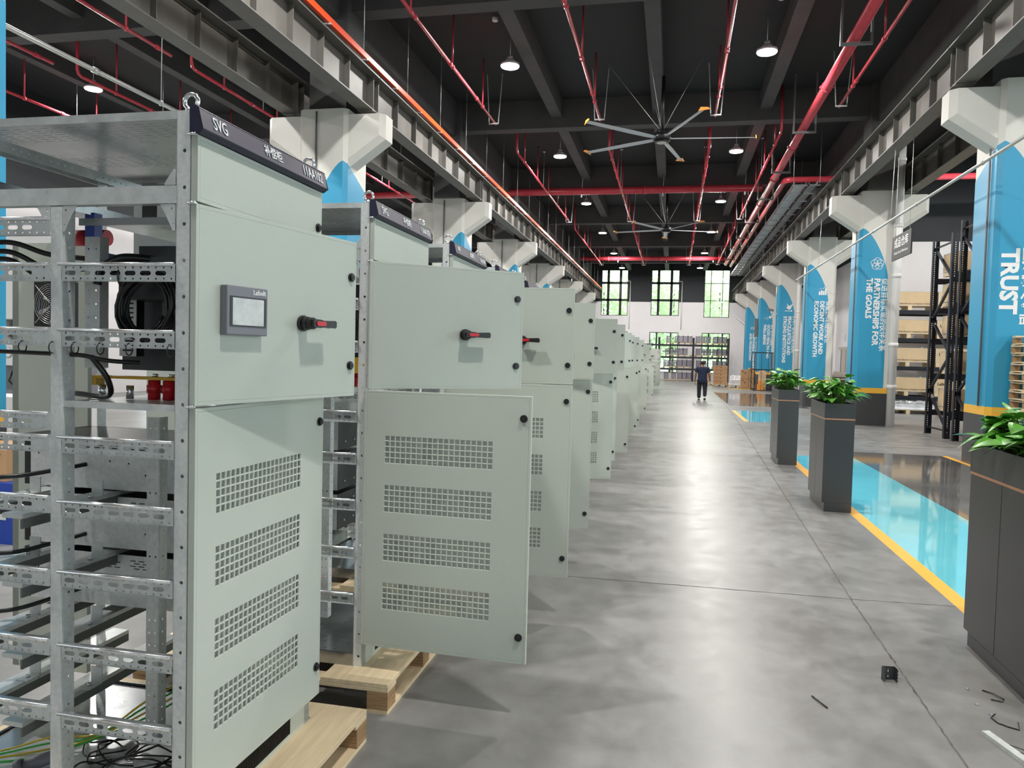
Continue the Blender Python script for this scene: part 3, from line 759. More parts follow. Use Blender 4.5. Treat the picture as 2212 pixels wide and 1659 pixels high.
def make_cabinet():
    t = thing('switchgear_cabinet', 'x', 'electrical cabinet', (CX, 0, PZ))
    # frame posts
    w = .046
    def front_post(y0, y1, face, nm='front_post'):
        b = MB().plate(rect(-w, 0, 0, CH_), post_holes(0, CH_, -w * .42, .107), 'y', face, face + (.002 if face == 0 else -.002))
        b.box(-w, y0, 0, -w + .002, y1, CH_).box(-.002, y0, 0, 0, y1, CH_)
        b.box(-w + .002, y0 + .004, .0, -.002, y0 + .0045 if face == 0 else y1 - .0045, CH_) if False else None
        b.build(nm, 'galv_face', t)
    front_post(0, .04, 0); front_post(CW - .04, CW, CW)
    for y0, y1, f in ((0, .05, 0), (CW - .05, CW, CW)):
        b = MB().plate(rect(-CD, 0, -CD + .04, CH_), post_holes(0, CH_, -CD + .012, .05, .004) + post_holes(0, CH_, -CD + .028, .05, .004), 'y', f, f + (.002 if f == 0 else -.002))
        b.plate(rect(y0, 0, y1, CH_), post_holes(0, CH_, (y0 + y1) / 2, .05, .004), 'x', -CD + .04, -CD + .042)
        b.build('rear_post', 'galv_face', t)
    # middle post on the open side
    b = MB().box(-.478, -.002, 0, -.440, .0, 1.925)
    b.plate(rect(0, 0, .05, 1.925), post_holes(0, 1.925, .028, .045, .0045), 'x', -.440, -.438).box(-.478, 0, 0, -.476, .05, 1.925)
    b.build('middle_post', 'galv_face', t, bevel=.003)
    # upper tie rail with gussets
    MB().box(-CD + .042, -.002, 1.93, -w, .03, 1.982).build('tie_rail', 'galv', t)
    for gx, sg in ((-.437, 1), (-.481, -1), (-.05, -1)):
        pts = [(gx, 1.928), (gx + sg * .05, 1.928), (gx + sg * .044, 1.918)] + [(gx + sg * (.012 + .03 * (1 - math.sin(PI / 2 * k / 5))), 1.86 + .058 * (1 - math.cos(PI / 2 * (5 - k) / 5)) + .0) for k in range(1, 6)] + [(gx + sg * .008, 1.85), (gx, 1.85)]
        MB().plate(pts, [circ(gx + sg * .011, 1.915, .004, 6), circ(gx + sg * .006, 1.87, .002, 6)], 'y', -.001, .001).build('gusset_plate', 'galv', t)
    pts = [(-.05, 2.0), (-.05, 2.03), (-.055, 2.03), (-.085, 1.99), (-.085, 1.984), (-.05, 1.984)]
    MB().plate(pts, [], 'y', -.001, .001).build('gusset_plate', 'galv', t)
    # roof: sheet with folded rim, underside louvre slots as a perforated sheet
    b = MB().box(-CD, 0, CH_ - .024, -w, .004, CH_, 1).box(-CD, CW - .004, CH_ - .022, -w, CW, CH_, 1).box(-CD, 0, CH_ - .022, -CD + .004, CW, CH_, 1)
    us = [-CD + .01]; wsx = [.02]
    xsl = [(-.92 + .05 * k + (0), -.92 + .05 * k + .034) for k in range(17)]
    ysl = [(.10 + .022 * k, .1035 + .022 * k) for k in range(7)] + [(.45 + .022 * k, .4535 + .022 * k) for k in range(7)]
    Xs = sorted([-CD + .004, -.002] + [v for p in xsl for v in p]); Yl = sorted([.004, CW - .004] + [v for p in ysl for v in p])
    sol = lambda u, v: not (any(a < u < c for a, c in xsl) and any(a < v < c for a, c in ysl))
    b.grid(Xs, Yl, sol, 'z', CH_ - .003, CH_)
    b.build('roof_sheet', ['sheet', 'galv'], t)
    b = MB().plate(rect(.01, 2.105, .76, 2.14), [circ(.03 + .03 * k, 2.122, .0035, 5) for k in range(24)], 'x', -.68, -.678)
    b.box(-.70, .01, 2.138, -.68, .76, 2.14)
    b.build('roof_brace', 'galv', t)
    MB().box(-.94, .03, 2.01, -.70, .76, 2.014).box(-.70, .03, 1.98, -.698, .76, 2.014).build('inner_channel', 'sheet', t)
    MB().box(-.43, .06, 1.895, -.05, .74, 1.898).box(-.43, .055, 1.878, -.05, .06, 1.90).build('inner_sheet', 'sheet', t)
    MB().box(-.255, .12, 1.90, -.205, .125, 2.02).build('support_tab', 'greybox', t)
    # base
    b = MB().box(-CD, 0, .0, -.046, .004, .06).box(-CD, CW - .004, 0, -.046, CW, .06).box(-CD, 0, .0, -CD + .004, CW, .06)
    b.box(-CD + .01, .01, .045, -.01, CW - .01, .049)
    b.plate(rect(-CD + .01, .004, -.05, .05), [circ(-CD + .05 + .05 * k, .026, .005, 6) for k in range(17)], 'z', .06, .062)
    b.build('base_frame', 'sheet', t)
    # plinth front with dark grille
    MB().box(-.004, .0, .0, .0, CW, .12).build('plinth', 'paint', t)
    b = MB().box(.0005, .16, .022, .002, CW - .16, .088)
    for k in range(48): b.box(.002, .165 + k * .01, .024, .005, .168 + k * .01, .086)
    b.build('plinth_grille', 'grille', t)
    # side rails
    for z in (1.70, 1.50, 1.17, .97, .75, .52, .30): rail(-.436, -.047, t, z)
    for z in (1.84, 1.70, 1.50, 1.24, 1.17, .98, .75, .53, .32): rail(-.958, -.479, t, z)
    # header plate
    b = MB().prism([(0, 2.135), (.028, 2.13), (.046, 2.142), (.030, 2.205), (.018, 2.212), (0, 2.212)], 'y', -.004, CW + .004)
    b.build('header_plate', 'navy', t, bevel=.002)
    # eye bolts
    for y in (.03, CW - .03):
        MB().cyl((-.02, y, CH_), (-.02, y, CH_ + .012), .016, 12).torus((-.02, y, CH_ + .034), (0, 1, 0), .022, .0065, 24, 8).build('eye_bolt', 'bright', t)
    # doors
    def door(name, z0, z1, vent=False):
        d = door_panel(CW, z0, z1, vent).build(name, 'paint', t, (0.002, 0, 0), bevel=.0015)
        return d
    u = door('upper_panel', 1.935, 2.128)
    lock_mesh().build('door_lock', 'black', u, (.022, CW - .035, 1.985))
    m_ = door('middle_door', 1.332, 1.928)
    for z in (1.79, 1.45): lock_mesh().build('door_lock', 'black', m_, (.022, CW - .035, z))
    h = MB().cyl((0, 0, 0), (.012, 0, 0), .028, 28).cyl((.012, 0, 0), (.032, 0, 0), .023, 24).cyl((.032, 0, 0), (.052, 0, 0), .021, 24)
    h.prism([(-.016, -.014), (-.016, .014), (.02, .014), (.04, .011), (.104, .0125), (.11, .008), (.11, -.008), (.104, -.0125), (.04, -.011), (.02, -.014)], 'x', .040, .066)
    hh = h.build('rotary_handle', 'black', m_, (.022, .48, 1.60), bevel=.002)
    MB().prism(slot(.022, 0, .052, .016, 5), 'x', .066, .0705).build('handle_insert', 'red', hh)
    l_ = door('lower_door', .118, 1.325, True)
    MB().box(.010, .08, .27, .012, CW - .12, 1.15).build('vent_filter', 'filter', l_)
    for z in (1.225, .24): lock_mesh().build('door_lock', 'black', l_, (.022, CW - .035, z))
    for z in (2.13, 1.93, 1.329, .115): MB().cyl((.012, .006, z - .004), (.012, .006, z + .004), .008, 10).cyl((-.005, -.004, z), (.02, -.004, z), .0045, 8).build('hinge_pin', 'bright', t)
    # rear door, standing open at the far rear corner
    rd = MB().box(-.37, -.022, .1, 0, 0, 1.93).box(-.37, -.022, .1, -.34, .01, 1.93)
    MB().box(-CD - .003, .04, .06, -CD, CW - .04, CH_ - .03).build('rear_cover', 'paint', t)
    o = rd.build('rear_door', 'paint', t, (-CD - .004, CW - .03, 0), rz=R(1))
    # inner uprights
    b = MB().plate(rect(-.378, .10, -.330, 1.26), [circ(-.366, .14 + .045 * k, .0042, 6) for k in range(25)] + [circ(-.343, .14 + .045 * k, .0042, 6) for k in range(25)], 'y', .31, .312)
    b.plate(rect(.312, .10, .352, 1.26), [circ(.332, .14 + .045 * k, .0042, 6) for k in range(25)], 'x', -.330, -.328)
    b.build('inner_upright', 'galv_face', t)
    b = MB().plate(rect(-.50, 1.43, -.445, 1.86), [circ(-.487, 1.46 + .045 * k, .0042, 6) for k in range(9)] + [circ(-.458, 1.46 + .045 * k, .0042, 6) for k in range(9)], 'y', .16, .162)
    b.box(-.445, .16, 1.43, -.443, .20, 1.86)
    b.build('inner_upright', 'galv_face', t)
    # power modules
    for k, z in enumerate((.54, .755, .972)):
        x0, x1, y0, y1, h = -.965, -.335, .42, .74, .192
        holes = []
        for gx in (-.66, -.47):
            for r_ in range(4):
                for q in range(4): holes.append(slot(gx - .05 + q * .036 + (r_ % 2) * .016, h - .02 - r_ * .0095, .026, .0035, 2))
        for sx, sz in ((-.93, .12), (-.80, .1), (-.62, .105), (-.54, .1), (-.47, .06)): holes.append(circ(sx, sz, .004, 6))
        b = MB().plate(rect(x0, 0, x1, h), holes, 'y', y0, y0 + .002)
        b.box(x0 - .03, y0 + .003, 0, x0, y1, h, 1).box(x0, y0 + .003, h - .002, x1, y1, h - .0005, 1).box(x1, y0, 0, x1 + .002, y1, h, 2).box(x0, y1, 0, x1, y1 + .002, h, 1).box(x0, y0 + .003, 0, x1, y1, .002, 1)
        for yy in (.5, .62):
            for zz in (.04, .15): b.cyl((x1 + .002, yy, zz), (x1 + .008, yy, zz), .006, 8, 3)
        b.build('power_module', ['galv_face', 'black', 'galv_dark', 'bright'], t, (0, 0, z))
    for z in (.30, .52, .75, .97):
        b = MB()
        for cx in (-.90, -.66): b.box(cx, .0, -.018, cx + .075, .78, -.003, 0).box(cx + .068, 0, -.05, cx + .075, .78, -.018, 1)
        for cx in (-.86, -.60):
            b.box(cx, .25, -.003, cx + .045, .31, 0, 0).box(cx + .0, .308, 0, cx + .045, .312, .055, 0)
            b.cyl((cx + .02, .28, 0), (cx + .02, .28, .008), .008, 6, 2)
        b.build('module_carrier', ['galv', 'greybox', 'bright'], t, (0, 0, z))
    # small shelf with busbars
    MB().box(-.44, .01, 1.325, -.05, .75, 1.330).box(-.44, .004, 1.312, -.05, .010, 1.332).build('equipment_shelf', 'galv', t)
    MB().box(-.455, .14, 1.398, -.13, .18, 1.407).box(-.137, .14, 1.398, -.07, .18, 1.475).box(-.455, .14, 1.375, -.44, .18, 1.40).build('busbar', 'ybus', t)
    MB().box(-.14, .42, 1.78, -.10, .50, 1.93).build('busbar', 'ybus', t)
    for k, xx in enumerate((-.245, -.19, -.135)):
        MB().cyl((xx, .17, 1.332), (xx, .17, 1.396), .019, 14).cyl((xx, .17, 1.355), (xx, .17, 1.38), .023, 14).build('insulator', 'red', t)
    for xx in (-.235, -.175): MB().cyl((xx, .16, 1.407), (xx, .16, 1.417), .01, 6).build('bolt', 'bright', t)
    for xx in (-.44, -.335): MB().cyl((xx, .17, 1.332), (xx, .17, 1.376), .012, 10).build('spacer', 'bright', t)
    # contactor box, duct and control gear in the middle bay
    MB().box(-.405, .20, 1.66, -.06, .60, 1.80).box(-.36, .24, 1.80, -.1, .5, 1.84).build('breaker_block', 'galv_dark', t)
    for sx in (-.84, -.76): MB().cyl((sx, .5, 1.91), (sx + .06, .5, 1.91), .03, 14).build('fuse_base', 'red', t)
    for q in ((-.73, .42, 1.80, -.69, .46, 1.99), (-.60, .3, 1.80, -.53, .34, 1.825)): MB().box(*q).build('blue_busbar', 'bluepl', t)
    b = MB()
    Z = [1.43 + .016 * k for k in range(14)]
    b.plate(rect(-.45, 1.47, -.385, 1.76), [slot(-.417, z + .06, .045, .006, 2) for z in Z], 'y', .26, .262).box(-.45, .264, 1.47, -.385, .3, 1.76, 1)
    b.build('cable_duct', ['machine', 'black'], t)
    b = MB().box(-.30, .28, 1.58, -.22, .34, 1.68)
    for k in range(6): b.box(-.225 + k * .017, .28, 1.57, -.215 + k * .017, .34, 1.69)
    b.build('control_gear', 'greybox', t)
    MB().box(-.52, .36, 1.42, -.03, .37, 1.80).build('mounting_plate', 'galv_dark', t)
    # fan with wire guard
    fx, fy, fz = -.905, .46, 1.655
    b = MB().plate(rect(fx - .085, fz - .085, fx + .085, fz + .085), [circ(fx, fz, .076, 24)], 'y', fy, fy + .03)
    b.cyl((fx, fy + .002, fz), (fx, fy + .02, fz), .02, 16)
    for k in range(7):
        a = 2 * PI * k / 7; b.prism([(fx + .018 * math.cos(a), fz + .018 * math.sin(a)), (fx + .074 * math.cos(a + .1), fz + .074 * math.sin(a + .1)), (fx + .074 * math.cos(a + .75), fz + .074 * math.sin(a + .75)), (fx + .018 * math.cos(a + .8), fz + .018 * math.sin(a + .8))], 'y', fy + .01, fy + .012)
    f_ = b.build('cooling_fan', 'black', t)
    b = MB()
    for k in range(9): b.torus((fx, fy - .008, fz), (0, 1, 0), .014 + .0078 * k, .0013, 28, 4)
    for a in (PI / 4, 3 * PI / 4): b.cyl((fx - .10 * math.cos(a), fy - .008, fz - .10 * math.sin(a)), (fx + .10 * math.cos(a), fy - .008, fz + .10 * math.sin(a)), .0016, 5)
    b.build('fan_guard', 'bright', f_)
    return t

def cabinet_details(t):
    """cables and loose wiring of the nearest cabinet"""
    rnd = random.Random(5)
    # coil of cable hanging from a rail
    b = MB(); c = Vector((-.235, .12, 1.632))
    pts = []
    for k in range(9 * 18):
        a = 2 * PI * k / 18; rr = .086 + .016 * math.sin(k * .11) + .006 * (k // 18 % 3)
        pts.append(c + Vector((rr * math.cos(a) * 1.0, .022 * math.sin(k * .07) + .012 * math.sin(a), rr * 1.05 * math.sin(a))))
    b.tube(pts, .0052, 7)
    b.build('cable_coil', 'cable', t)
    MB().torus((-.245, .02, 1.715), (1, .3, 0), .030, .003, 16, 5).build('cable_tie', 'cable', t)
    tgt = [MB(), 'power_cable', 'cable']
    def curve(P, r, mi=0, n=10):
        P = [Vector(p) for p in P]; out = []
        for i in range(len(P) - 1):
            p0 = P[max(i - 1, 0)]; p1 = P[i]; p2 = P[i + 1]; p3 = P[min(i + 2, len(P) - 1)]
            for k in range(n):
                u = k / n; out.append(.5 * ((2 * p1) + (p2 - p0) * u + (2 * p0 - 5 * p1 + 4 * p2 - p3) * u * u + (3 * p1 - p0 - 3 * p2 + p3) * u ** 3))
        out.append(P[-1]); tgt[0].tube(out, r, 8, mi)
        if tgt[1]: tgt[0].build(tgt[1], tgt[2], t); tgt[0] = MB()
    for dz, dx in ((0, 0), (-.03, .0), (-.055, .01)):
        curve([(-.95, .08, 1.80 + dz), (-.75, .10, 1.835 + dz), (-.62, .14, 1.80 + dz * 1.6), (-.5, .2, 1.79 + dz), (-.40, .26, 1.77 + dz * .3), (-.36, .3, 1.76)], .0085)
    curve([(-.42, .12, 1.70), (-.41, .13, 1.75), (-.36, .16, 1.79), (-.28, .22, 1.79)], .014)
    curve([(-.95, .03, 1.475), (-.75, .03, 1.478), (-.5, .03, 1.475), (-.40, .04, 1.472), (-.34, .07, 1.458), (-.26, .12, 1.452)], .007)
    curve([(-.38, .05, 1.47), (-.36, .06, 1.44), (-.345, .08, 1.40), (-.35, .10, 1.355), (-.40, .12, 1.34), (-.52, .14, 1.345), (-.56, .16, 1.335)], .009)
    curve([(-.99, .2, 1.03), (-.85, .25, 1.035), (-.72, .42, 1.06)], .008)
    curve([(-.99, .2, .76), (-.85, .25, .765), (-.72, .42, .80)], .008)
    curve([(-.99, .2, .55), (-.85, .25, .56), (-.72, .42, .60)], .008)
    for x in (-.58, -.47, -.39, -.3, -.2, -.06): MB().torus((x, -.004, 1.495), (1, .15, 0), .018, .002, 14, 5).build('cable_tie', 'cable', t)
    # loose black wires on the floor sheet
    tgt[1] = 'loose_wire'
    for k in range(6):
        P = []; cx = rnd.uniform(-.6, -.25); cyy = rnd.uniform(.12, .4); ax = rnd.uniform(.06, .2); ay = rnd.uniform(.04, .13); ph = rnd.uniform(0, 6)
        for i in range(9): a = ph + i * .85; P.append((cx + ax * math.cos(a) + rnd.uniform(-.02, .02), cyy + ay * math.sin(a) + rnd.uniform(-.02, .02), .056 + .02 * abs(math.sin(i * 1.3 + k))))
        curve(P, .003, 0, 6)
    curve([(-.32, .5, .35), (-.33, .48, .25), (-.30, .42, .16), (-.24, .35, .10), (-.28, .2, .07)], .004)
    curve([(-.18, .5, .33), (-.22, .4, .2), (-.30, .3, .12), (-.42, .2, .09)], .004)
    tgt[1] = None; tgt[0] = MB()
    for k in range(4):
        curve([(-1.0, .05 + .03 * k, .062), (-.85, .10 + .03 * k, .075), (-.72, .18 + .03 * k, .07 + .01 * k), (-.58, .27 + .02 * k, .10), (-.45, .4, .14 + .02 * k), (-.30, .56, .22 + .02 * k)], .0038, k % 2, 8)
    curve([(-.30, .6, .42), (-.26, .58, .32), (-.29, .55, .26), (-.40, .5, .22)], .007, 1)
    tgt[0].build('earth_wires', ['green', 'ywire'], t)
    MB().cyl((-.70, .12, .075), (-.62, .18, .095), .022, 14).cyl((-.72, .105, .07), (-.70, .12, .075), .028, 14).build('cable_plug', 'bezel', t)
    b = MB()
    rn = random.Random(2); nx, ny = 14, 9; vs = []
    for i in range(nx + 1):
        for j in range(ny + 1): vs.append((-.85 + .55 * i / nx, .04 + .28 * j / ny, .053 + rn.uniform(0, .012)))
    b.add(vs, [(i * (ny + 1) + j, (i + 1) * (ny + 1) + j, (i + 1) * (ny + 1) + j + 1, i * (ny + 1) + j + 1) for i in range(nx) for j in range(ny)], 0, True)
    b.build('crumpled_bag', 'film', t)

proto = make_cabinet()
# (Y, middle door angle, lower door angle)
CABS = [(1.99, 11.5, 1.5), (3.33, 52, 92), (4.62, 85, 86), (5.88, 82, 76), (7.1, 0, 0), (8.35, 84, 70), (9.75, 85, 58), (11.1, 0, 88), (12.75, 61, 12), (14.1, 58, 88),
        (15.4, 64, 78), (16.6, 6, 20), (17.8, 66, 12), (19.15, 6, 85), (20.5, 4, 62), (23.9, 66, 10), (26.4, 4, 85), (35.4, 86, 20), (37.2, 84, 84), (39.2, 82, 86), (41.4, 84, 80)]
INNER = ('cable_duct', 'control_gear', 'breaker_block', 'fuse_bases', 'blue_busbar', 'cooling_fan', 'busbar', 'insulator', 'bolt', 'spacer', 'fuse_base', 'mounting_plate')
cabs = []
for i, (y, am, al) in enumerate(CABS):
    if i == 0: c = proto
    elif i < 4: c = dup(proto)
    else: c = dup(proto, None, INNER + ('module_carrier', 'inner_upright', 'inner_channel', 'inner_sheet', 'support_tab', 'gusset_plate', 'roof_brace', 'slotted_rail', 'plinth_grille', 'hinge_pin'))
    c.location = (CX, y, PZ)
    child(c, 'middle_door').rotation_euler.z = -R(am)
    child(c, 'lower_door').rotation_euler.z = -R(al)
    cabs.append(c)
    st = 'both doors shut' if am < 3 and al < 3 else 'lower door open' if am < 10 else 'upper door open' if al < 25 else 'both doors open'
    tag(c, ['nearest grey-green electrical cabinet with touch screen, header 11AA102, side frame open', 'second electrical cabinet, header 11AA103, doors swung wide towards the camera',
            'third electrical cabinet in the row, header just visible, both doors open', 'fourth electrical cabinet in the row, both doors open'][i] if i < 4 else
        'grey-green electrical cabinet, %s in the row from the camera, %s' % (ORD[i], st), 'electrical cabinet', 'electrical cabinets in a row')
cabinet_details(proto)
bpy.data.objects.remove(child(proto, 'rear_cover'))
for _c in cabs[1:]: bpy.data.objects.remove(child(_c, 'rear_door'))
# touch screen on the nearest cabinet only
md = child(proto, 'middle_door')
s = MB().box(0, 0, 0, .028, .178, .152).build('touch_screen', 'bezel', md, (.022, .096, 1.548), bevel=.003)
MB().box(.028, .012, .026, .0295, .170, .120).build('screen_surround', 'black', s)
MB().box(.0295, .022, .031, .030, .158, .115).build('screen_glass', 'screen', s)
text('lettering', 'Lafselt', (.0285, .110, .136), (0, 1, 0), (0, 0, 1), .022, 'letter', s, 'LEFT', .0004)
def header(c, items):
    h = child(c, 'header_plate'); a = math.atan2(.016, .063)
    up = Vector((-math.sin(a), 0, math.cos(a)))
    for (s_, y, al, sz, xs) in items: text('lettering', s_, (.0395, y, 2.173), (0, 1, 0), up, sz, 'letter', h, al, .0002, xs=xs)
header(cabs[0], [('SVG', .05, 'LEFT', .056, .75), ('补偿柜', .40, 'CENTER', .042, .95), ('11AA102', .77, 'RIGHT', .054, .78)])
header(cabs[1], [('SVG', .05, 'LEFT', .056, .75), ('补偿柜', .40, 'CENTER', .042, .95), ('11AA103', .77, 'RIGHT', .054, .78)])
header(cabs[2], [('APF', .05, 'LEFT', .05, .75), ('滤波柜', .40, 'CENTER', .042, .95), ('11AA104', .77, 'RIGHT', .054, .78)])

# pallets under the cabinets
def make_pallet(w, l, name='wooden_pallet', open_=False):
    """top deck towards +Z at .14, origin at the -X -Y corner"""
    t = thing(name, 'x', 'pallet')
    b = MB()
    if open_: b.box(0, 0, .124, w, .12, .14).box(0, l / 2 - .06, .124, w, l / 2 + .06, .14).box(0, l - .12, .124, w, l, .14).box(0, 0, .108, .1, l, .124).box(w - .1, 0, .108, w, l, .124)
    for x0, x1 in () if open_ else ((0, .33), (w / 2 - .17, w / 2 + .17), (w - .33, w)): b.box(x0, 0, .118, x1, l, .14)
    if not open_: b.box(0, 0, .1, w, .11, .118).box(0, l / 2 - .05, .1, w, l / 2 + .05, .118).box(0, l - .11, .1, w, l, .118)
    b.build('top_deck', 'wood', t, bevel=.002)
    for x in (0, w / 2 - .05, w - .10):
        for y in (0, l / 2 - .05, l - .10): MB().box(x, y, .018, x + .10, y + .10, .1).build('block', 'plyedge', t)
    b = MB()
    for x0 in (0, w / 2 - .05, w - .10): b.box(x0, 0, 0, x0 + .10, l, .018)
    b.build('bottom_boards', 'wood', t)
    return t
pal = make_pallet(1.32, 1.10)
for i, (y, am, al) in enumerate(CABS):
    p = pal if i == 0 else dup(pal)
    p.location = (-2.53, y - .15, 0)
    tag(p, ['light plywood pallet under the nearest cabinet', 'light plywood pallet under the second cabinet, blocks showing'][i] if i < 2 else 'plywood pallet under the %s cabinet of the row' % ORD[i], 'pallet', 'pallets under the cabinets')

# ================================================================== planters with pothos
def planter(x, y, lab):
    t = thing('planter_box', lab, 'planter', (x, y, 0), 0, 'tall anthracite planter boxes')
    w, l, h = .31, .86, 1.20
    b = MB().box(0, 0, .10, w, l / 2 - .002, 1.02).box(0, l / 2 + .002, .10, w, l, 1.02).box(.004, .01, .2, w - .004, l - .01, 1.0)
    b.build('body', 'planter', t, bevel=.002)
    MB().box(.025, .0, 0, w, l, .10).build('toe_kick', 'planter', t)
    MB().box(-.003, -.003, 1.02, w + .003, l + .003, 1.035).build('trim_band', 'copper', t)
    b = MB().box(-.004, -.004, 1.035, w + .004, .012, h).box(-.004, l - .012, 1.035, w + .004, l + .004, h).box(-.004, .012, 1.035, .012, l - .012, h).box(w - .012, .012, 1.035, w + .004, l - .012, h)
    b.build('rim', 'planter', t, bevel=.002)
    MB().box(.012, .012, 1.05, w - .012, l - .012, 1.14).build('soil', 'soil', t)
def leaf_verts(b, base, d, up, L, W, fold=.25, droop=.3):
    d = d.normalized(); s = d.cross(up)
    if s.length < 1e-3: s = Vector((1, 0, 0))
    s = s.normalized(); n = s.cross(d).normalized()
    prof = [(0, .10), (.12, .42), (.32, .5), (.55, .42), (.78, .22), (1, .0)]
    vs = []
    for u, w in prof:
        c = base + d * (L * u) - n * (droop * L * u * u)
        vs += [c - s * W * w + n * fold * W * w, c, c + s * W * w + n * fold * W * w]
    fs = []
    for i in range(len(prof) - 1):
        a = i * 3; fs += [(a, a + 1, a + 4, a + 3), (a + 1, a + 2, a + 5, a + 4)]
    b.add(vs, fs, 0, True)
def pothos(x, y, seed, n, lab, spread=1.0, hh=.22, size=1.0):
    t = thing('potted_plant', lab, 'plant', (x, y, 1.14), 0, 'leafy green plants in the planters')
    rnd = random.Random(seed); lv = MB(); st = MB()
    for k in range(n):
        bx, by = rnd.uniform(-.10, .10), rnd.uniform(-.36, .36)
        a = rnd.uniform(0, 2 * PI); out = rnd.uniform(.1, 1.0) ** .7
        ex = bx + math.cos(a) * .17 * out * spread; ey = by + math.sin(a) * .13 * out * spread
        ez = hh * (1.15 - out * .75) * rnd.uniform(.75, 1.2)
        p0 = Vector((bx * .6, by * .9, -.02)); p1 = Vector((ex, ey, ez)); pm = (p0 + p1) / 2 + Vector((0, 0, .05))
        st.tube([p0, pm, p1], .0032, 5)
        d = Vector((math.cos(a), math.sin(a), rnd.uniform(-.1, .75) * (1 - out * .7)))
        leaf_verts(lv, p1, d, Vector((rnd.uniform(-.3, .3), rnd.uniform(-.3, .3), 1)), rnd.uniform(.09, .15) * size, rnd.uniform(.07, .10) * size, rnd.uniform(.1, .5), rnd.uniform(.1, .6))
    lv.build('leaves', 'leaf', t); st.build('stems', 'stem', t)
planter(1.74, 4.02, 'nearest tall anthracite planter box at the right picture edge')
pothos(1.895, 4.45, 4, 190, 'broad-leaved green plant in the nearest planter at the right edge', .85, .24, 1.15)
planter(1.67, 8.84, 'middle one of the three tall anthracite planter boxes')
pothos(1.825, 9.27, 8, 220, 'green plant in the middle planter box', .95, .30, 1.05)
planter(1.68, 12.62, 'farthest one of the three tall anthracite planter boxes')
pothos(1.835, 13.05, 12, 200, 'green plant in the farthest planter box', .95, .32, 1.05)

# ================================================================== pallet racks
def rack_frame(parent, x, y0, y1, h):
    b = MB()
    for yy in (y0, y1):
        zs = [v for k in range(int((h - .25) / .05)) for v in (.135 + .05 * k, .162 + .05 * k)]
        b.grid([x - .065, x - .008, x + .008, x + .065], [0] + zs + [h], lambda u, v: not (abs(u - x) < .008 and v > .135 and (v - .135) % .05 < .027), 'y', yy - .002 if yy == y0 else yy, yy if yy == y0 else yy + .002)
        sg = 1 if yy == y0 else -1
        b.box(x - .065, yy, 0, x - .06, yy + sg * .10, h).box(x + .06, yy, 0, x + .065, yy + sg * .10, h).box(x - .07, yy - .06, 0, x + .07, yy + .06, .008)
    b.build('upright_frame', 'rack', parent)
    b = MB(); z = .18; k = 0
    b.box(x - .02, y0, .15, x + .02, y1, .18).box(x - .02, y0, h - .2, x + .02, y1, h - .17)
    while z < h - .9:
        a, c = (y0 + .03, y1 - .03) if k % 2 == 0 else (y1 - .03, y0 + .03)
        b.bar((x, a, z), (x, c, z + .85), .05, .05); z += .85; k += 1
    b.build('bracing', 'rack', parent)
def rack(x0, bays, bl, y0, y1, h, levels, lab, beams_only=None):
    t = thing('pallet_rack', lab, 'rack', (x0, y0, 0), 0, 'dark steel pallet racks')
    for k in range(bays + 1): rack_frame(t, k * bl, 0, y1 - y0, h)
    for z in levels:
        for k in range(bays):
            b = MB()
            for yy in (0.01, y1 - y0 - .05): b.box(k * bl + .05, yy, z - .135, (k + 1) * bl - .05, yy + .045, z)
            for xx in (.9, 1.8): b.box(k * bl + xx, .02, z - .03, k * bl + xx + .04, y1 - y0 - .02, z - .002)
            for xx in (k * bl + .03, (k + 1) * bl - .11): b.box(xx, -.006, z - .16, xx + .08, .01, z + .04)
            b.build('load_beam', 'rack', t)
    return t
def crate_thing():
    t = thing('wooden_crate', 'x', 'crate')
    MB().box(0, 0, .10, 1.05, .8, .52).build('box', 'crate', t)
    b = MB()
    for xx in (0, .45, .95): b.box(xx, 0, .0, xx + .1, .8, .09)
    b.box(0, 0, .085, 1.05, .1, .10).box(0, .7, .085, 1.05, .8, .10)
    b.build('skid', 'wood', t)
    b = MB()
    for xx in (.0, 1.05):
        b.box(xx - .012, -.004, .10, xx + .012, .0, .52).box(xx - .004, 0, .508, xx + .004, .8, .524).box(xx - .004, 0, .10, xx + .004, .8, .115).box(xx - .004, .78, .10, xx + .004, .804, .52)
    b.box(-.004, -.004, .10, 1.054, 0, .108).box(-.004, -.004, .512, 1.054, 0, .52)
    b.build('metal_edging', 'galv', t)
    return t
def crate_label(t, w, long=False):
    if long:
        text('lettering', 'Lafselt', (.08, -.003, .42 if w > 1.2 else .40), XP, (0, 0, 1), .13, 'cartdark', t, 'LEFT', .003)
        text('lettering', 'Lafselt Electric Company Limited', (.42, -.003, .22), XP, (0, 0, 1), .075, 'cartdark', t, 'LEFT')
    else:
        MB().box(.36, -.003, .26, .66, -.001, .38).build('stencil_mark', 'cartdark', t)
c0 = crate_thing(); crate_label(c0, 1.05)
LA = [.58, 1.45, 2.28, 3.02, 3.72]
rack(6.1, 3, 2.8, 18.6, 19.95, 4.62, LA, 'dark pallet rack, its perforated end frame just left of the TRUST column')
rack(6.1, 3, 2.8, 16.75, 18.15, 4.8, LA, 'dark pallet rack back to back in front of the other, partly behind the TRUST column')
LC = [.60, 1.58, 2.52, 3.45, 4.35]
rack(6.62, 2, 3.6, 27.3, 28.5, 5.1, LC[:4], 'far dark pallet rack in front of the white partition wall')
LEV = ['on the floor', 'on lowest shelf', 'on second shelf', 'on third shelf', 'on fourth shelf', 'on top shelf']
first = True
rnd = random.Random(21)
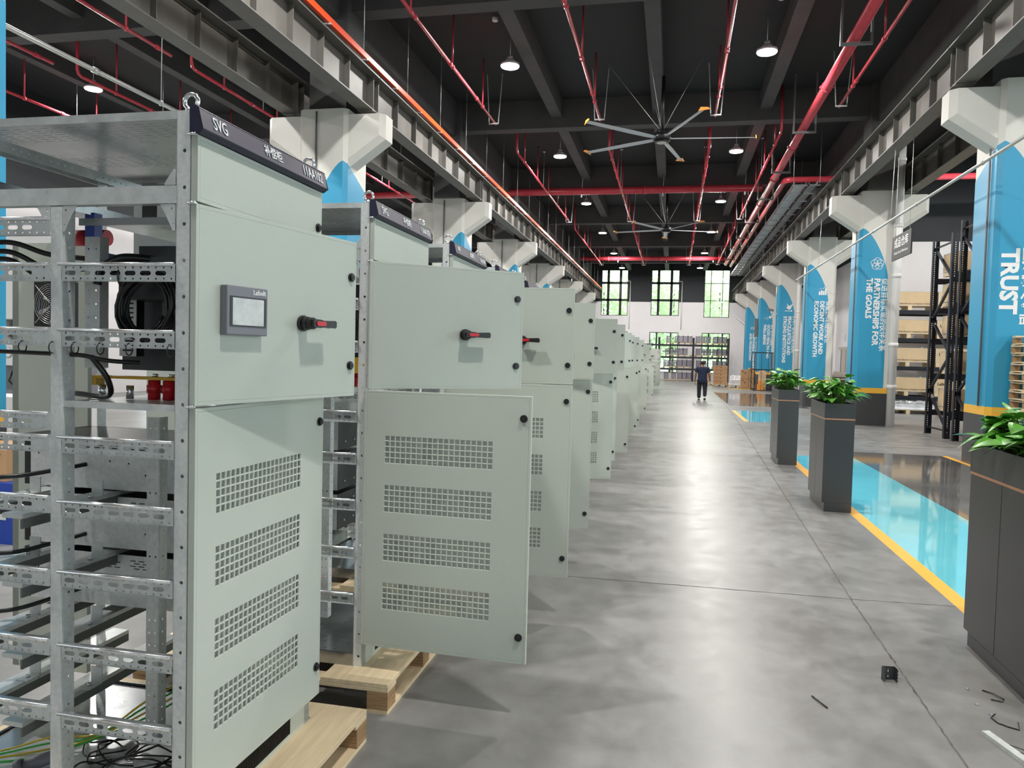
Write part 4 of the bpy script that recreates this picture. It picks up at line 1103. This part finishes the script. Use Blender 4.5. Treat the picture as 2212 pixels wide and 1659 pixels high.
for li, z in enumerate([0] + LA):
    for k, xx in enumerate((.11, 1.45, 2.95, 4.3)):
        for (yy, rk) in ((18.85, 'rear'), (17.05, 'front')):
            if z == 0 and rk == 'rear': continue
            c = c0 if first else dup(c0); first = False
            c.location = (6.1 + xx + rnd.uniform(-.03, .03), yy + rnd.uniform(-.05, .05), z + .002)
            tag(c, 'small plywood crate %s of the %s near rack, %s from aisle' % (LEV[li], rk, ORD[k]), 'crate', 'plywood crates on the near racks')
lc = thing('wooden_crate', 'x', 'crate')
MB().box(0, 0, .16, 1.62, .8, .62).build('box', 'crate', lc)
b = MB()
for xx in (0, .75, 1.5): b.box(xx, 0, .0, xx + .12, .8, .14)
b.box(0, 0, .14, 1.62, .8, .16); b.build('skid', 'wood', lc)
b = MB().box(-.004, -.004, .16, 1.624, 0, .168).box(-.004, -.004, .612, 1.624, 0, .62).box(-.012, -.004, .16, .012, 0, .62).box(1.616, -.004, .16, 1.624, 0, .62)
for xx in (.4, 1.2): b.box(xx, -.006, .60, xx + .05, 0, .65)
b.build('metal_edging', 'galv', lc)
crate_label(lc, 1.62, True)
first = True
for li, z in enumerate(LC[:4]):
    for k, xx in enumerate((.05, 1.72, 3.75)):
        c = lc if first else dup(lc); first = False
        c.location = (6.82 + xx, 27.36, z + .002)
        tag(c, 'long plywood crate lettered Lafselt %s of the far rack, %s from the column' % (LEV[li + 1], ORD[k]), 'crate', 'long plywood crates on the far rack')
def wrapped(x, y, w, l, lab, seed, h=.32, base=True):
    t = thing('wrapped_goods', lab, 'wrapped goods', (x, y, 0))
    rnd = random.Random(seed); b = MB(); nx, ny = 20, 10
    vs = []
    for i in range(nx + 1):
        for j in range(ny + 1):
            e = min(i, nx - i, j, ny - j); hz = h * (min(1, e / 2)) * rnd.uniform(.75, 1.1)
            vs.append((w * i / nx, l * j / ny, .15 + hz))
    b.add(vs, [(i * (ny + 1) + j, (i + 1) * (ny + 1) + j, (i + 1) * (ny + 1) + j + 1, i * (ny + 1) + j + 1) for i in range(nx) for j in range(ny)], 0, False)
    b.box(.04, .04, .142, w - .04, l - .04, .15 + h * .55)
    b.build('plastic_film', 'film', t)
    b = MB()
    for xx in (0, w / 2 - .06, w - .12): b.box(xx, 0, 0, xx + .12, l, .12)
    b.box(0, 0, .12, w, l, .14); b.build('pallet_base', 'wood', t)
wrapped(6.9, 27.3, 1.7, .9, 'clear film bundle on a pallet under the far rack, near the drainpipe', 3)
wrapped(8.8, 27.3, 1.25, .9, 'clear film bundle on a pallet under the far rack, farther right', 4)

# stack of pallets before the TRUST column
pp = make_pallet(1.1, 1.0, open_=True)
for k in range(15):
    p = pp if k == 0 else dup(pp)
    p.location = (5.24 + .006 * ((k * 7) % 5 - 2), 12.33, k * .143)
    tag(p, 'wooden pallet in the stack at the right edge, %s from the floor' % ORD[k], 'pallet', 'stacked wooden pallets')
# hanging warehouse sign
t = thing('hanging_sign', 'dark grey hanging warehouse sign beside the PARTNERSHIPS column', 'sign', (4.56, 17.0, 4.10))
MB().box(-.015, -.66, -.25, .015, .66, .25).build('board', 'graphite', t)
for yy in (-.5, .5): MB().cyl((0, yy, .25), (0, yy, 2.10), .005, 6).build('hanger', 'galv', t)
text('lettering', '成品仓库', (-.017, 0, .07), (0, -1, 0), (0, 0, 1), .22, 'letter', t, 'CENTER', .002, xs=1.1)
text('lettering', 'Finished Goods Warehouse', (-.017, 0, -.12), (0, -1, 0), (0, 0, 1), .085, 'letter', t, 'CENTER')

# ================================================================== far end of the hall
def big_rack():
    t = thing('pallet_rack', 'long dark pallet rack standing across the far wall under the windows', 'rack', (-3.45, 57, 0), 0, 'dark steel pallet racks')
    for k in range(4): rack_frame(t, k * 2.48, 0, 1.0, 3.2)
    for z in (.93, 1.80, 2.70):
        for k in range(3):
            MB().box(k * 2.48 + .05, .0, z - .13, (k + 1) * 2.48 - .05, .05, z).box(k * 2.48 + .05, .95, z - .13, (k + 1) * 2.48 - .05, 1.0, z).build('load_beam', 'rack', t)
big_rack()
def transformer():
    t = thing('transformer', 'x', 'transformer')
    b = MB()
    for k in range(3): b.box(.02 + k * .10, 0, .03, .095 + k * .10, .3, .42)
    b.build('windings', 'xfmr', t)
    MB().box(0, .02, 0, .33, .28, .03).box(0, .02, .03, .018, .28, .45).box(.312, .02, .03, .33, .28, .45).box(0, .02, .42, .33, .28, .45).box(.0, .1, .45, .02, .2, .52).box(.31, .1, .45, .33, .2, .52).build('core_frame', 'rack', t)
    return t
tr = transformer(); sp = make_pallet(.98, .9)
n = 0; npal = 0
spots = {0: [(-.55, 2, .42), (.42, 3, 0)], 1: [(-.62, 3, 0), (.40, 3, 0), (1.75, 2, .15), (2.9, 3, 0)], 2: [(-.5, 3, 0), (.44, 2, 0), (1.68, 3, .08), (2.88, 3, 0)], 3: [(-.45, 2, .5), (.42, 3, 0), (1.65, 3, .08), (2.88, 3, 0)]}
for lv, ss in spots.items():
    z0 = [0, .93, 1.80, 2.70][lv]
    for si, (x, k, gap) in enumerate(ss):
        p = sp if npal == 0 else dup(sp); npal += 1
        p.location = (x - .02 if k == 3 else x - .02, 57.05, z0)
        tag(p, 'small pallet %s of the far wall rack, %s from left' % (LEV[lv], ORD[si]), 'pallet', 'small pallets on the far wall rack')
        for q in range(k):
            o = tr if n == 0 else dup(tr); n += 1
            o.location = (x + .0 + q * (.335 + gap * .5), 57.1, z0 + .142)
            tag(o, 'small transformer %s of far rack, %s pallet, %s from left' % (LEV[lv], ORD[si], ORD[q]), 'transformer', 'small transformers on the far wall rack')
for k, (x, z0, z1, nm) in enumerate(((-3.38, 3.9, 7.6, 'left'), (.58, 3.9, 7.6, 'middle'))):
    tag(MB().cyl((x, 59.95, z0), (x, 59.95, z1), .03, 8).cyl((x, 59.95, z1), (x - .35, 59.95, z1), .03, 8).build('wall_conduit', 'drain'), 'thin white conduit on the far wall beside the %s upper window' % nm, 'conduit', 'conduits on the far wall')
tag(MB().tube([(4.5, 59.9, 5.1), (5.6, 59.5, 4.1), (5.6, 59.5, .4)], .05, 8).build('wall_conduit', 'drain'), 'bent white pipe beside the right upper window of the far wall', 'conduit')
# carton stacks
def carton(x, y, z, w, l, h, lab, tape=True, group=None):
    t = thing('cardboard_box', lab, 'cardboard box', (x, y, z), 0, group)
    MB().box(0, 0, 0, w, l, h).build('box', 'carton', t, bevel=.004)
    if tape: MB().box(w * .45, -.002, h * .55, w * .60, 0, h * .68).box(w * .10, -.002, h * .75, w * .34, 0, h * .82).build('print', 'cartdark', t)
    return t
dp = dup(pp); dp.scale.x = .8; dp.location = (2.45, 47.2, 0); tag(dp, 'pallet under the stack of five long cartons beyond the walking man', 'pallet')
for k in range(5): carton(2.5, 47.3, .142 + k * .228, .80, .7, .222, 'long brown carton in the five-high stack beyond the walking man, %s from below' % ORD[k], group='cartons in the five-high stack')
dp = dup(pp); dp.location = (1.45, 49.2, 0); tag(dp, 'pallet under the two cartons just right of the walking man', 'pallet')
for k in range(2): carton(1.75, 49.3, .142 + k * .40, .55, .6, .39, 'brown carton partly hidden behind the walking man, %s one' % ['lower', 'upper'][k])
wrapped(3.35, 46.8, 1.05, 1.0, 'heap wrapped in crumpled clear film, left of the tall cartons', 9, h=.55)
for k in range(2):
    carton(3.98, 45.9, .02 + k * .55, .42, .6, .54, 'big brown carton, left-hand column of the pile by the cage, %s one' % ['lower', 'upper'][k], group='big cartons by the cage')
    carton(4.41, 45.9, .02 + k * .60, .30, .6, .58, 'big brown carton, right-hand column of the pile by the cage, %s one' % ['lower', 'upper'][k], group='big cartons by the cage')
tag(MB().box(0, 0, 0, 1.5, .35, .03).build('timber_plank', 'ybus', None, (3.2, 44.6, 0)), 'long orange-yellow plank lying before the cartons', 'plank')
t = thing('mesh_cage', 'black steel cage standing in front of the GOOD HEALTH column', 'cage', (4.35, 42.4, 0))
b = MB(); W_, L_, H_ = 1.05, 1.6, 2.1
for x in (0, W_): 
    for y in (0, L_): b.box(x - .02, y - .02, 0, x + .02, y + .02, H_)
for z in (.05, 1.15, H_ - .02):
    for y in (0, L_): b.box(0, y - .015, z - .02, W_, y + .015, z + .02)
    for x in (0, W_): b.box(x - .015, 0, z - .02, x + .015, L_, z + .02)
b.build('frame', 'rack', t)
b = MB()
for x in (.35, .7): b.box(x - .01, -.01, 0, x + .01, .01, H_)
for k in range(1, 9): b.box(W_ - .006, L_ * k / 9 - .006, 0, W_ + .006, L_ * k / 9 + .006, H_)
for k in range(1, 9): b.box(W_ - .006, 0, H_ * k / 9, W_ + .006, L_, H_ * k / 9 + .012)
b.build('bars', 'rack', t)
tag(MB().box(0, 0, 0, .3, .3, .35).box(.04, .04, .35, .26, .26, .55).build('orange_container', 'orangetip', None, (4.6, 43.0, 0)), 'orange container standing inside the black cage', 'container')
tag(MB().box(0, 0, 0, .35, .5, 1.05).box(.05, .05, 1.05, .3, .4, 1.15).build('upholstered_trolley', 'crate', None, (4.72, 43.4, .0)), 'beige wrapped trolley inside the black cage', 'trolley')
t = thing('covered_machine', 'grey machine under a beige dust cover, behind the PARTNERSHIPS column', 'machine', (5.95, 30.6, 0))
MB().box(0, 0, .15, 1.0, .8, 1.1).box(.1, .1, 0, .9, .7, .15).build('body', 'greybox', t)
b = MB(); b.add([(-.1, -.05, .95), (1.05, -.05, 1.05), (1.05, .85, 1.05), (-.1, .85, .95), (.1, .1, 1.32), (.95, .1, 1.22), (.95, .7, 1.22), (.1, .7, 1.32)], [(0, 1, 5, 4), (1, 2, 6, 5), (2, 3, 7, 6), (3, 0, 4, 7), (4, 5, 6, 7), (3, 2, 1, 0)])
b.build('dust_cover', 'cover', t)
carton(6.1, 46, 0, .8, .8, 1.5, 'tall orange-brown carton seen between two far columns', tape=False)

# ================================================================== left side seen through the open frame
t = thing('testing_machine', 'white machine with three round gauges seen through the nearest cabinet', 'machine', (-9.6, 8.6, 0))
MB().box(0, 0, 1.95, 1.6, .8, 3.1).build('housing', 'machine', t, bevel=.01)
MB().box(0, .3, .0, 1.6, .8, .9).build('base_cabinet', 'machine', t, bevel=.01)
MB().box(0, .1, 1.32, 1.6, .6, 1.66).build('gauge_panel', 'machine', t, bevel=.008)
MB().box(0, .5, .9, 1.6, .8, 1.95).build('back_panel', 'bezel', t)
MB().box(0, -.002, 2.5, 1.6, 0, 2.506).box(0.2, -.004, 1.98, .5, 0, 2.12).build('panel_gap', 'black', t)
for k in range(8):
    g = MB().torus((0, 0, 0), (0, 1, 0), .062, .012, 24, 6).build('gauge', 'bright', t, (.15 + k * .18, .09, 1.50))
    MB().cyl((0, .0, 0), (0, .012, 0), .056, 24).build('gauge_dial', 'letter', g)
    MB().bar((0, -.002, 0), (.025, -.002, .03), .006, .004).build('gauge_needle', 'black', g)
b = MB()
for k in range(5): b.cyl((.2 + k * .28, .3, 1.70), (.2 + k * .28, .3, 1.95), .05, 14).cyl((.2 + k * .28, .3, 1.66), (.2 + k * .28, .3, 1.72), .07, 14)
b.build('regulators', 'alu', t)
b = MB()
for k in range(4): b.tube([(.3 + k * .3, .3, 1.3), (.25 + k * .3, .25, 1.1), (.4 + k * .3, .3, .95), (.35 + k * .3, .35, .5)], .014, 8)
b.build('hoses', 'cable', t)
t = thing('cardboard_box', 'orange-brown carton lettered CHINT on top of the blue box', 'cardboard box', (-5.85, 5.15, .502))
MB().box(-.2, 0, 0, .56, .5, .26).build('box', 'carton', t)
MB().box(-.18, .02, .26, .5, .2, .262).build('top_tape', 'crate', t)
text('lettering', 'CHINT', (.50, -.003, .17), XP, (0, 0, 1), .15, 'bluepl', t, 'RIGHT', .004)
text('lettering', 'CHINT ELECTRIC', (.48, -.003, .07), XP, (0, 0, 1), .055, 'bluepl', t, 'RIGHT')
t = thing('cardboard_box', 'blue printed box with a yellow curve, under the CHINT carton', 'cardboard box', (-5.9, 5.1, .0))
MB().box(-.2, 0, 0, .72, .55, .50).build('box', 'bluepl', t)
b = MB()
P = [(-.1, .02), (.15, .22), (.35, .36), (.55, .47)]
for a, c in zip(P[:-1], P[1:]): b.prism([(a[0], a[1]), (a[0] + .07, a[1]), (c[0] + .02, c[1]), (c[0], c[1])], 'y', -.004, -.001)
b.build('yellow_curve', 'crate', t)
MB().box(.52, -.004, .2, .66, -.001, .33).build('grey_patch', 'galv', t)
MB().box(-.2, -.003, .42, .3, -.001, .5).build('green_band', 'green', t)
t = thing('electrical_cabinet', 'closed grey-green cabinet in the left aisle seen through the nearest frame', 'electrical cabinet', (-5.35, 6.9, 0))
MB().box(0, 0, 0, 1.5, .6, 2.2).build('body', 'paint', t, bevel=.004)
for x in (.02, .76): MB().box(x, -.02, .1, x + .72, 0, 2.1).build('door', 'paint', t, bevel=.003)
MB().box(-.2, .05, 2.2, 1.5, .55, 3.3).build('dark_blocker', 'greybox', t)  # added dark box, blocks the bright wall seen through the open frame
tag(MB().box(0, 0, 0, 1.2, .5, 1.0).build('work_bench', 'machine', None, (-8.2, 7.4, 0)), 'low pale workbench beyond the nearest cabinet', 'bench')
for k, (x, y) in enumerate(((-9.5, 15.5), (-11.6, 17.5), (-9.2, 24), (-12, 27))):
    t = thing('industrial_shelf', 'open grey shelf in the left aisle, %s from the camera' % ORD[k], 'shelf', (x, y, 0), 0, 'shelves in the left aisle')
    b = MB()
    for xx in (0, 1.8):
        for yy in (0, .6): b.box(xx, yy, 0, xx + .04, yy + .04, 2.1)
    b.build('upright', 'machine', t)
    for z in (.2, .8, 1.4, 2.0): MB().box(0, 0, z, 1.84, .64, z + .04).build('shelf_board', 'machine', t)
    for q in range(3): MB().box(.15 + q * .55, .1, .85, .55 + q * .55, .5, 1.15).build('bin', ['carton', 'bluepl', 'crate'][q], t)

# ================================================================== litter on the floor
t = thing('metal_bracket', 'small dark slotted U bracket standing on the floor beside the joint', 'bracket', (1.16, 4.22, 0), R(8))
b = MB().plate(rect(-.033, 0, .033, .07), [slot(0, .045, .008, .02, 3), slot(0, .018, .008, .014, 3)], 'y', 0, .003)
for sx in (-.033, .031):
    b.box(sx, -.035, 0, sx + .002, 0, .07)
    for k in range(4): b.box(sx, -.043, .006 + k * .017, sx + .002, -.035, .013 + k * .017)
b.build('bracket_body', 'galv_dark', t)
def wire(name, pts, lab, cat, r=.0034, m='cable'): return tag(MB().tube([Vector((x, y, z + r)) for x, y, z in pts], r, 6).build(name, m), lab, cat)
wire('cable_offcut', [(.73, 3.90, 0), (.75, 3.84, .004), (.78, 3.78, 0)], 'straight black wire offcut lying in the open floor', 'offcut')
wire('cable_tie', [(1.60, 4.20, 0), (1.635, 4.155, .006), (1.66, 4.10, .004), (1.645, 4.08, .0), (1.60, 4.095, 0)], 'bent black cable tie on the floor, nearer the planter foot', 'cable tie')
wire('cable_tie', [(1.545, 3.90, .01), (1.52, 3.88, 0), (1.53, 3.83, 0), (1.56, 3.80, 0), (1.60, 3.78, .0), (1.605, 3.81, .02)], 'curled black cable tie on the floor above the metal strip', 'cable tie')
wire('cable_offcut', [(1.47, 3.64, 0), (1.53, 3.585, .004), (1.57, 3.55, 0)], 'thin dark wire beside the metal strip, upper one', 'offcut', .0018)
wire('cable_offcut', [(1.49, 3.58, 0), (1.54, 3.53, .004), (1.575, 3.50, 0)], 'thin dark wire beside the metal strip, lower one', 'offcut', .0018)
tag(MB().xbox(Matrix.Translation((1.43, 3.70, 0)) @ Matrix.Rotation(R(-74), 4, 'Z'), 0, -.018, 0, .42, .018, .018).build('metal_strip', 'galv'), 'flat grey metal strip lying at the lower right corner', 'strip')
for (x, y, nm) in ((1.53, 4.20, 'nut beside the planter foot'), (1.51, 4.02, 'cap near the bent cable tie'), (1.53, 3.92, 'washer near the curled cable tie')):
    tag(MB().cyl((x, y, 0), (x, y, .008), .008, 8).build('metal_nut', 'bright'), 'small shiny metal ' + nm, 'nut')
tag(MB().cyl((-.99, 4.05, .008), (-.97, 4.08, .008), .008, 8).build('metal_nut', 'bright'), 'small bolt on the floor beside the second pallet', 'nut')

# ================================================================== people
def skin(name, joints, edges, m, parent, sub=1, root=0, loc=(0, 0, 0)):
    me = bpy.data.meshes.new(name); me.from_pydata([j[:3] for j in joints], edges, [])
    me.materials.append(M[m])
    o = bpy.data.objects.new(name, me); col.objects.link(o); o.location = loc
    if parent: o.parent = parent
    o.modifiers.new('skin', 'SKIN')
    if not me.skin_vertices: me.skin_vertices.new()
    for i, j in enumerate(joints):
        sv = me.skin_vertices[0].data[i]; r = j[3]; sv.radius = r if isinstance(r, tuple) else (r, r); sv.use_root = (i == root)
    s = o.modifiers.new('sub', 'SUBSURF'); s.levels = sub; s.render_levels = sub
    o.modifiers['skin'].use_smooth_shade = True
    return o
def person(loc, rz, lab):
    """walks towards +Y, seen from behind; 1.70 m tall, right heel lifted"""
    J = [(0, 0, .92, (.15, .11)), (0, .0, 1.10, (.14, .10)), (0, .01, 1.28, (.17, .11)), (0, .01, 1.40, (.13, .085)), (0, .02, 1.475, .052), (0, .035, 1.53, .052),
         (-.17, .0, 1.385, .062), (-.235, -.01, 1.14, .047), (-.25, .03, .92, .035), (-.25, .045, .855, .028),
         (.17, .0, 1.385, .062), (.235, .0, 1.14, .047), (.26, .06, .92, .035), (.262, .075, .855, .028),
         (-.09, 0, .84, .095), (-.10, .03, .48, .06), (-.10, .03, .10, .042),
         (.09, 0, .84, .095), (.10, .02, .48, .06), (.10, -.14, .16, .042),
         (-.25, .05, .80, (.042, .02)), (.265, .085, .80, (.042, .02)), (0, .05, 1.60, (.078, .09)), (0, .045, 1.67, (.07, .08))]
    E_ = [(0, 1), (1, 2), (2, 3), (3, 4), (4, 5), (3, 6), (6, 7), (7, 8), (8, 9), (3, 10), (10, 11), (11, 12), (12, 13), (0, 14), (14, 15), (15, 16), (0, 17), (17, 18), (18, 19), (9, 20), (13, 21), (5, 22), (22, 23)]
    for (wi, sx) in ((20, -1), (21, 1)):
        x, y, z, _ = J[wi]
        for k, (dy, ln) in enumerate(((-.028, .058), (-.01, .07), (.009, .066), (.026, .05))):
            a = len(J); J.append((x + sx * .004, y + dy, z - .03, .009)); J.append((x, y + dy + .004, z - .03 - ln * .55, .0085)); J.append((x - sx * .012, y + dy + .006, z - .03 - ln, .008))
            E_ += [(wi, a), (a, a + 1), (a + 1, a + 2)]
        a = len(J); J.append((x - sx * .012, y + .042, z + .005, .010)); J.append((x - sx * .02, y + .052, z - .035, .009)); E_ += [(wi, a), (a, a + 1)]
    o = skin('person', J, E_, 'skin', None, 1, 0, loc)
    o.rotation_euler.z = rz
    tag(o, lab, 'person')
    Hs = [(0, .0, .93, (.175, .13)), (0, .0, 1.10, (.168, .122)), (0, .01, 1.28, (.19, .13)), (0, .01, 1.40, (.13, .095)), (0, .018, 1.445, (.075, .07)),
          (-.17, 0, 1.385, .078), (-.225, -.005, 1.20, .072), (.17, 0, 1.385, .078), (.225, 0, 1.20, .072), (0, 0, .86, (.178, .132))]
    skin('polo_shirt', Hs, [(0, 1), (1, 2), (2, 3), (3, 4), (3, 5), (5, 6), (3, 7), (7, 8), (0, 9)], 'navycloth', o, 2)
    Ts = [(0, 0, .93, (.16, .12)), (-.09, 0, .82, .108), (-.10, .03, .48, .078), (-.10, .03, .08, .066), (.09, 0, .82, .108), (.10, .02, .48, .078), (.10, -.13, .17, .064)]
    skin('trousers', Ts, [(0, 1), (1, 2), (2, 3), (0, 4), (4, 5), (5, 6)], 'trousers', o, 2)
    skin('shoe', [(-.10, -.02, .045, (.045, .042)), (-.10, .08, .04, (.048, .036)), (-.10, .17, .03, (.042, .026))], [(0, 1), (1, 2)], 'shoe', o)
    skin('shoe', [(.10, -.19, .115, (.045, .042)), (.10, -.13, .055, (.048, .036)), (.10, -.05, .028, (.042, .026))], [(0, 1), (1, 2)], 'shoe', o)
    MB().ell((0, .03, 1.635), .088, .10, .085, 16, 10).build('hair', 'hair', o)
    MB().ell((-.086, .05, 1.585), .012, .02, .03, 8, 6).ell((.086, .05, 1.585), .012, .02, .03, 8, 6).ell((0, .145, 1.585), .014, .02, .018, 8, 6).build('ears_and_nose', 'skin', o)
    b = MB().ell((-.03, .128, 1.61), .011, .008, .008, 8, 6).ell((.03, .128, 1.61), .011, .008, .008, 8, 6); b.build('eyes', 'hair', o)
    MB().ell((0, .128, 1.548), .024, .01, .006, 8, 6).build('mouth', 'red', o)
    return o
p1 = person((1.21, 31.1, 0), R(-3), 'man walking away down the aisle in a navy polo shirt and dark trousers')
gl = []
for (x, y, z, sx) in ((.265, .085, .80, 1),):
    J = [(x, y - .01, z + .05, .036), (x, y, z, (.048, .026))]; E_ = [(0, 1)]
    for dy in (-.03, -.01, .01, .03): a = len(J); J += [(x, y + dy, z - .04, .013), (x - .008, y + dy, z - .09, .011)]; E_ += [(1, a), (a, a + 1)]
    skin('work_glove', J, E_, 'glove', p1)
p2 = dup(p1); p2.location = (-1.24, 27.6, .0); p2.rotation_euler = (0, R(15), 0); p1.scale = (1.13, 1.13, .925); tag(p2, 'worker half hidden behind a cabinet door, only the dark-haired head showing', 'person')

# ================================================================== trees outside the windows
def tree(seed, n):
    t = thing('tree', 'x', 'tree')
    rnd = random.Random(seed); b = MB()
    for k in range(n):
        while True:
            p = Vector((rnd.uniform(-1, 1), rnd.uniform(-1, 1), rnd.uniform(-1, 1)))
            if .35 < p.length < 1: break
        c = Vector((p.x * 1.95, p.y * 1.7, 5.4 + p.z * 5.2)); d = Vector((rnd.uniform(-1, 1), rnd.uniform(-1, 1), rnd.uniform(-.6, .6))).normalized(); s_ = d.orthogonal().normalized() * .13
        L = rnd.uniform(.22, .4); b.add([c, c + d * L * .5 + s_, c + d * L, c + d * L * .5 - s_], [(0, 1, 2, 3)])
    b.build('crown', 'treeleaf', t)
    MB().cyl((0, 0, 0), (0, 0, 8), .16, 10, r1=.05).build('trunk', 'trunk', t)
    return t
t0 = tree(1, 2300)
TX = [(-14, 66.4), (-10, 66.4), (-6, 66.4), (-2, 66.4), (2, 66.4), (6, 66.4), (10, 66.4), (-8, 70.2), (-4, 70.2), (0, 70.2), (4, 70.2)]
for k, (x, y) in enumerate(TX):
    o = t0 if k == 0 else dup(t0)
    o.location = (x, y, -.1); o.rotation_euler.z = k * 1.3
    tag(o, 'pale green tree outside the far windows, %s of the %s row from the left' % ((ORD[k], 'near') if k < 7 else (ORD[k - 7], 'far')), 'tree', 'trees outside the far windows')
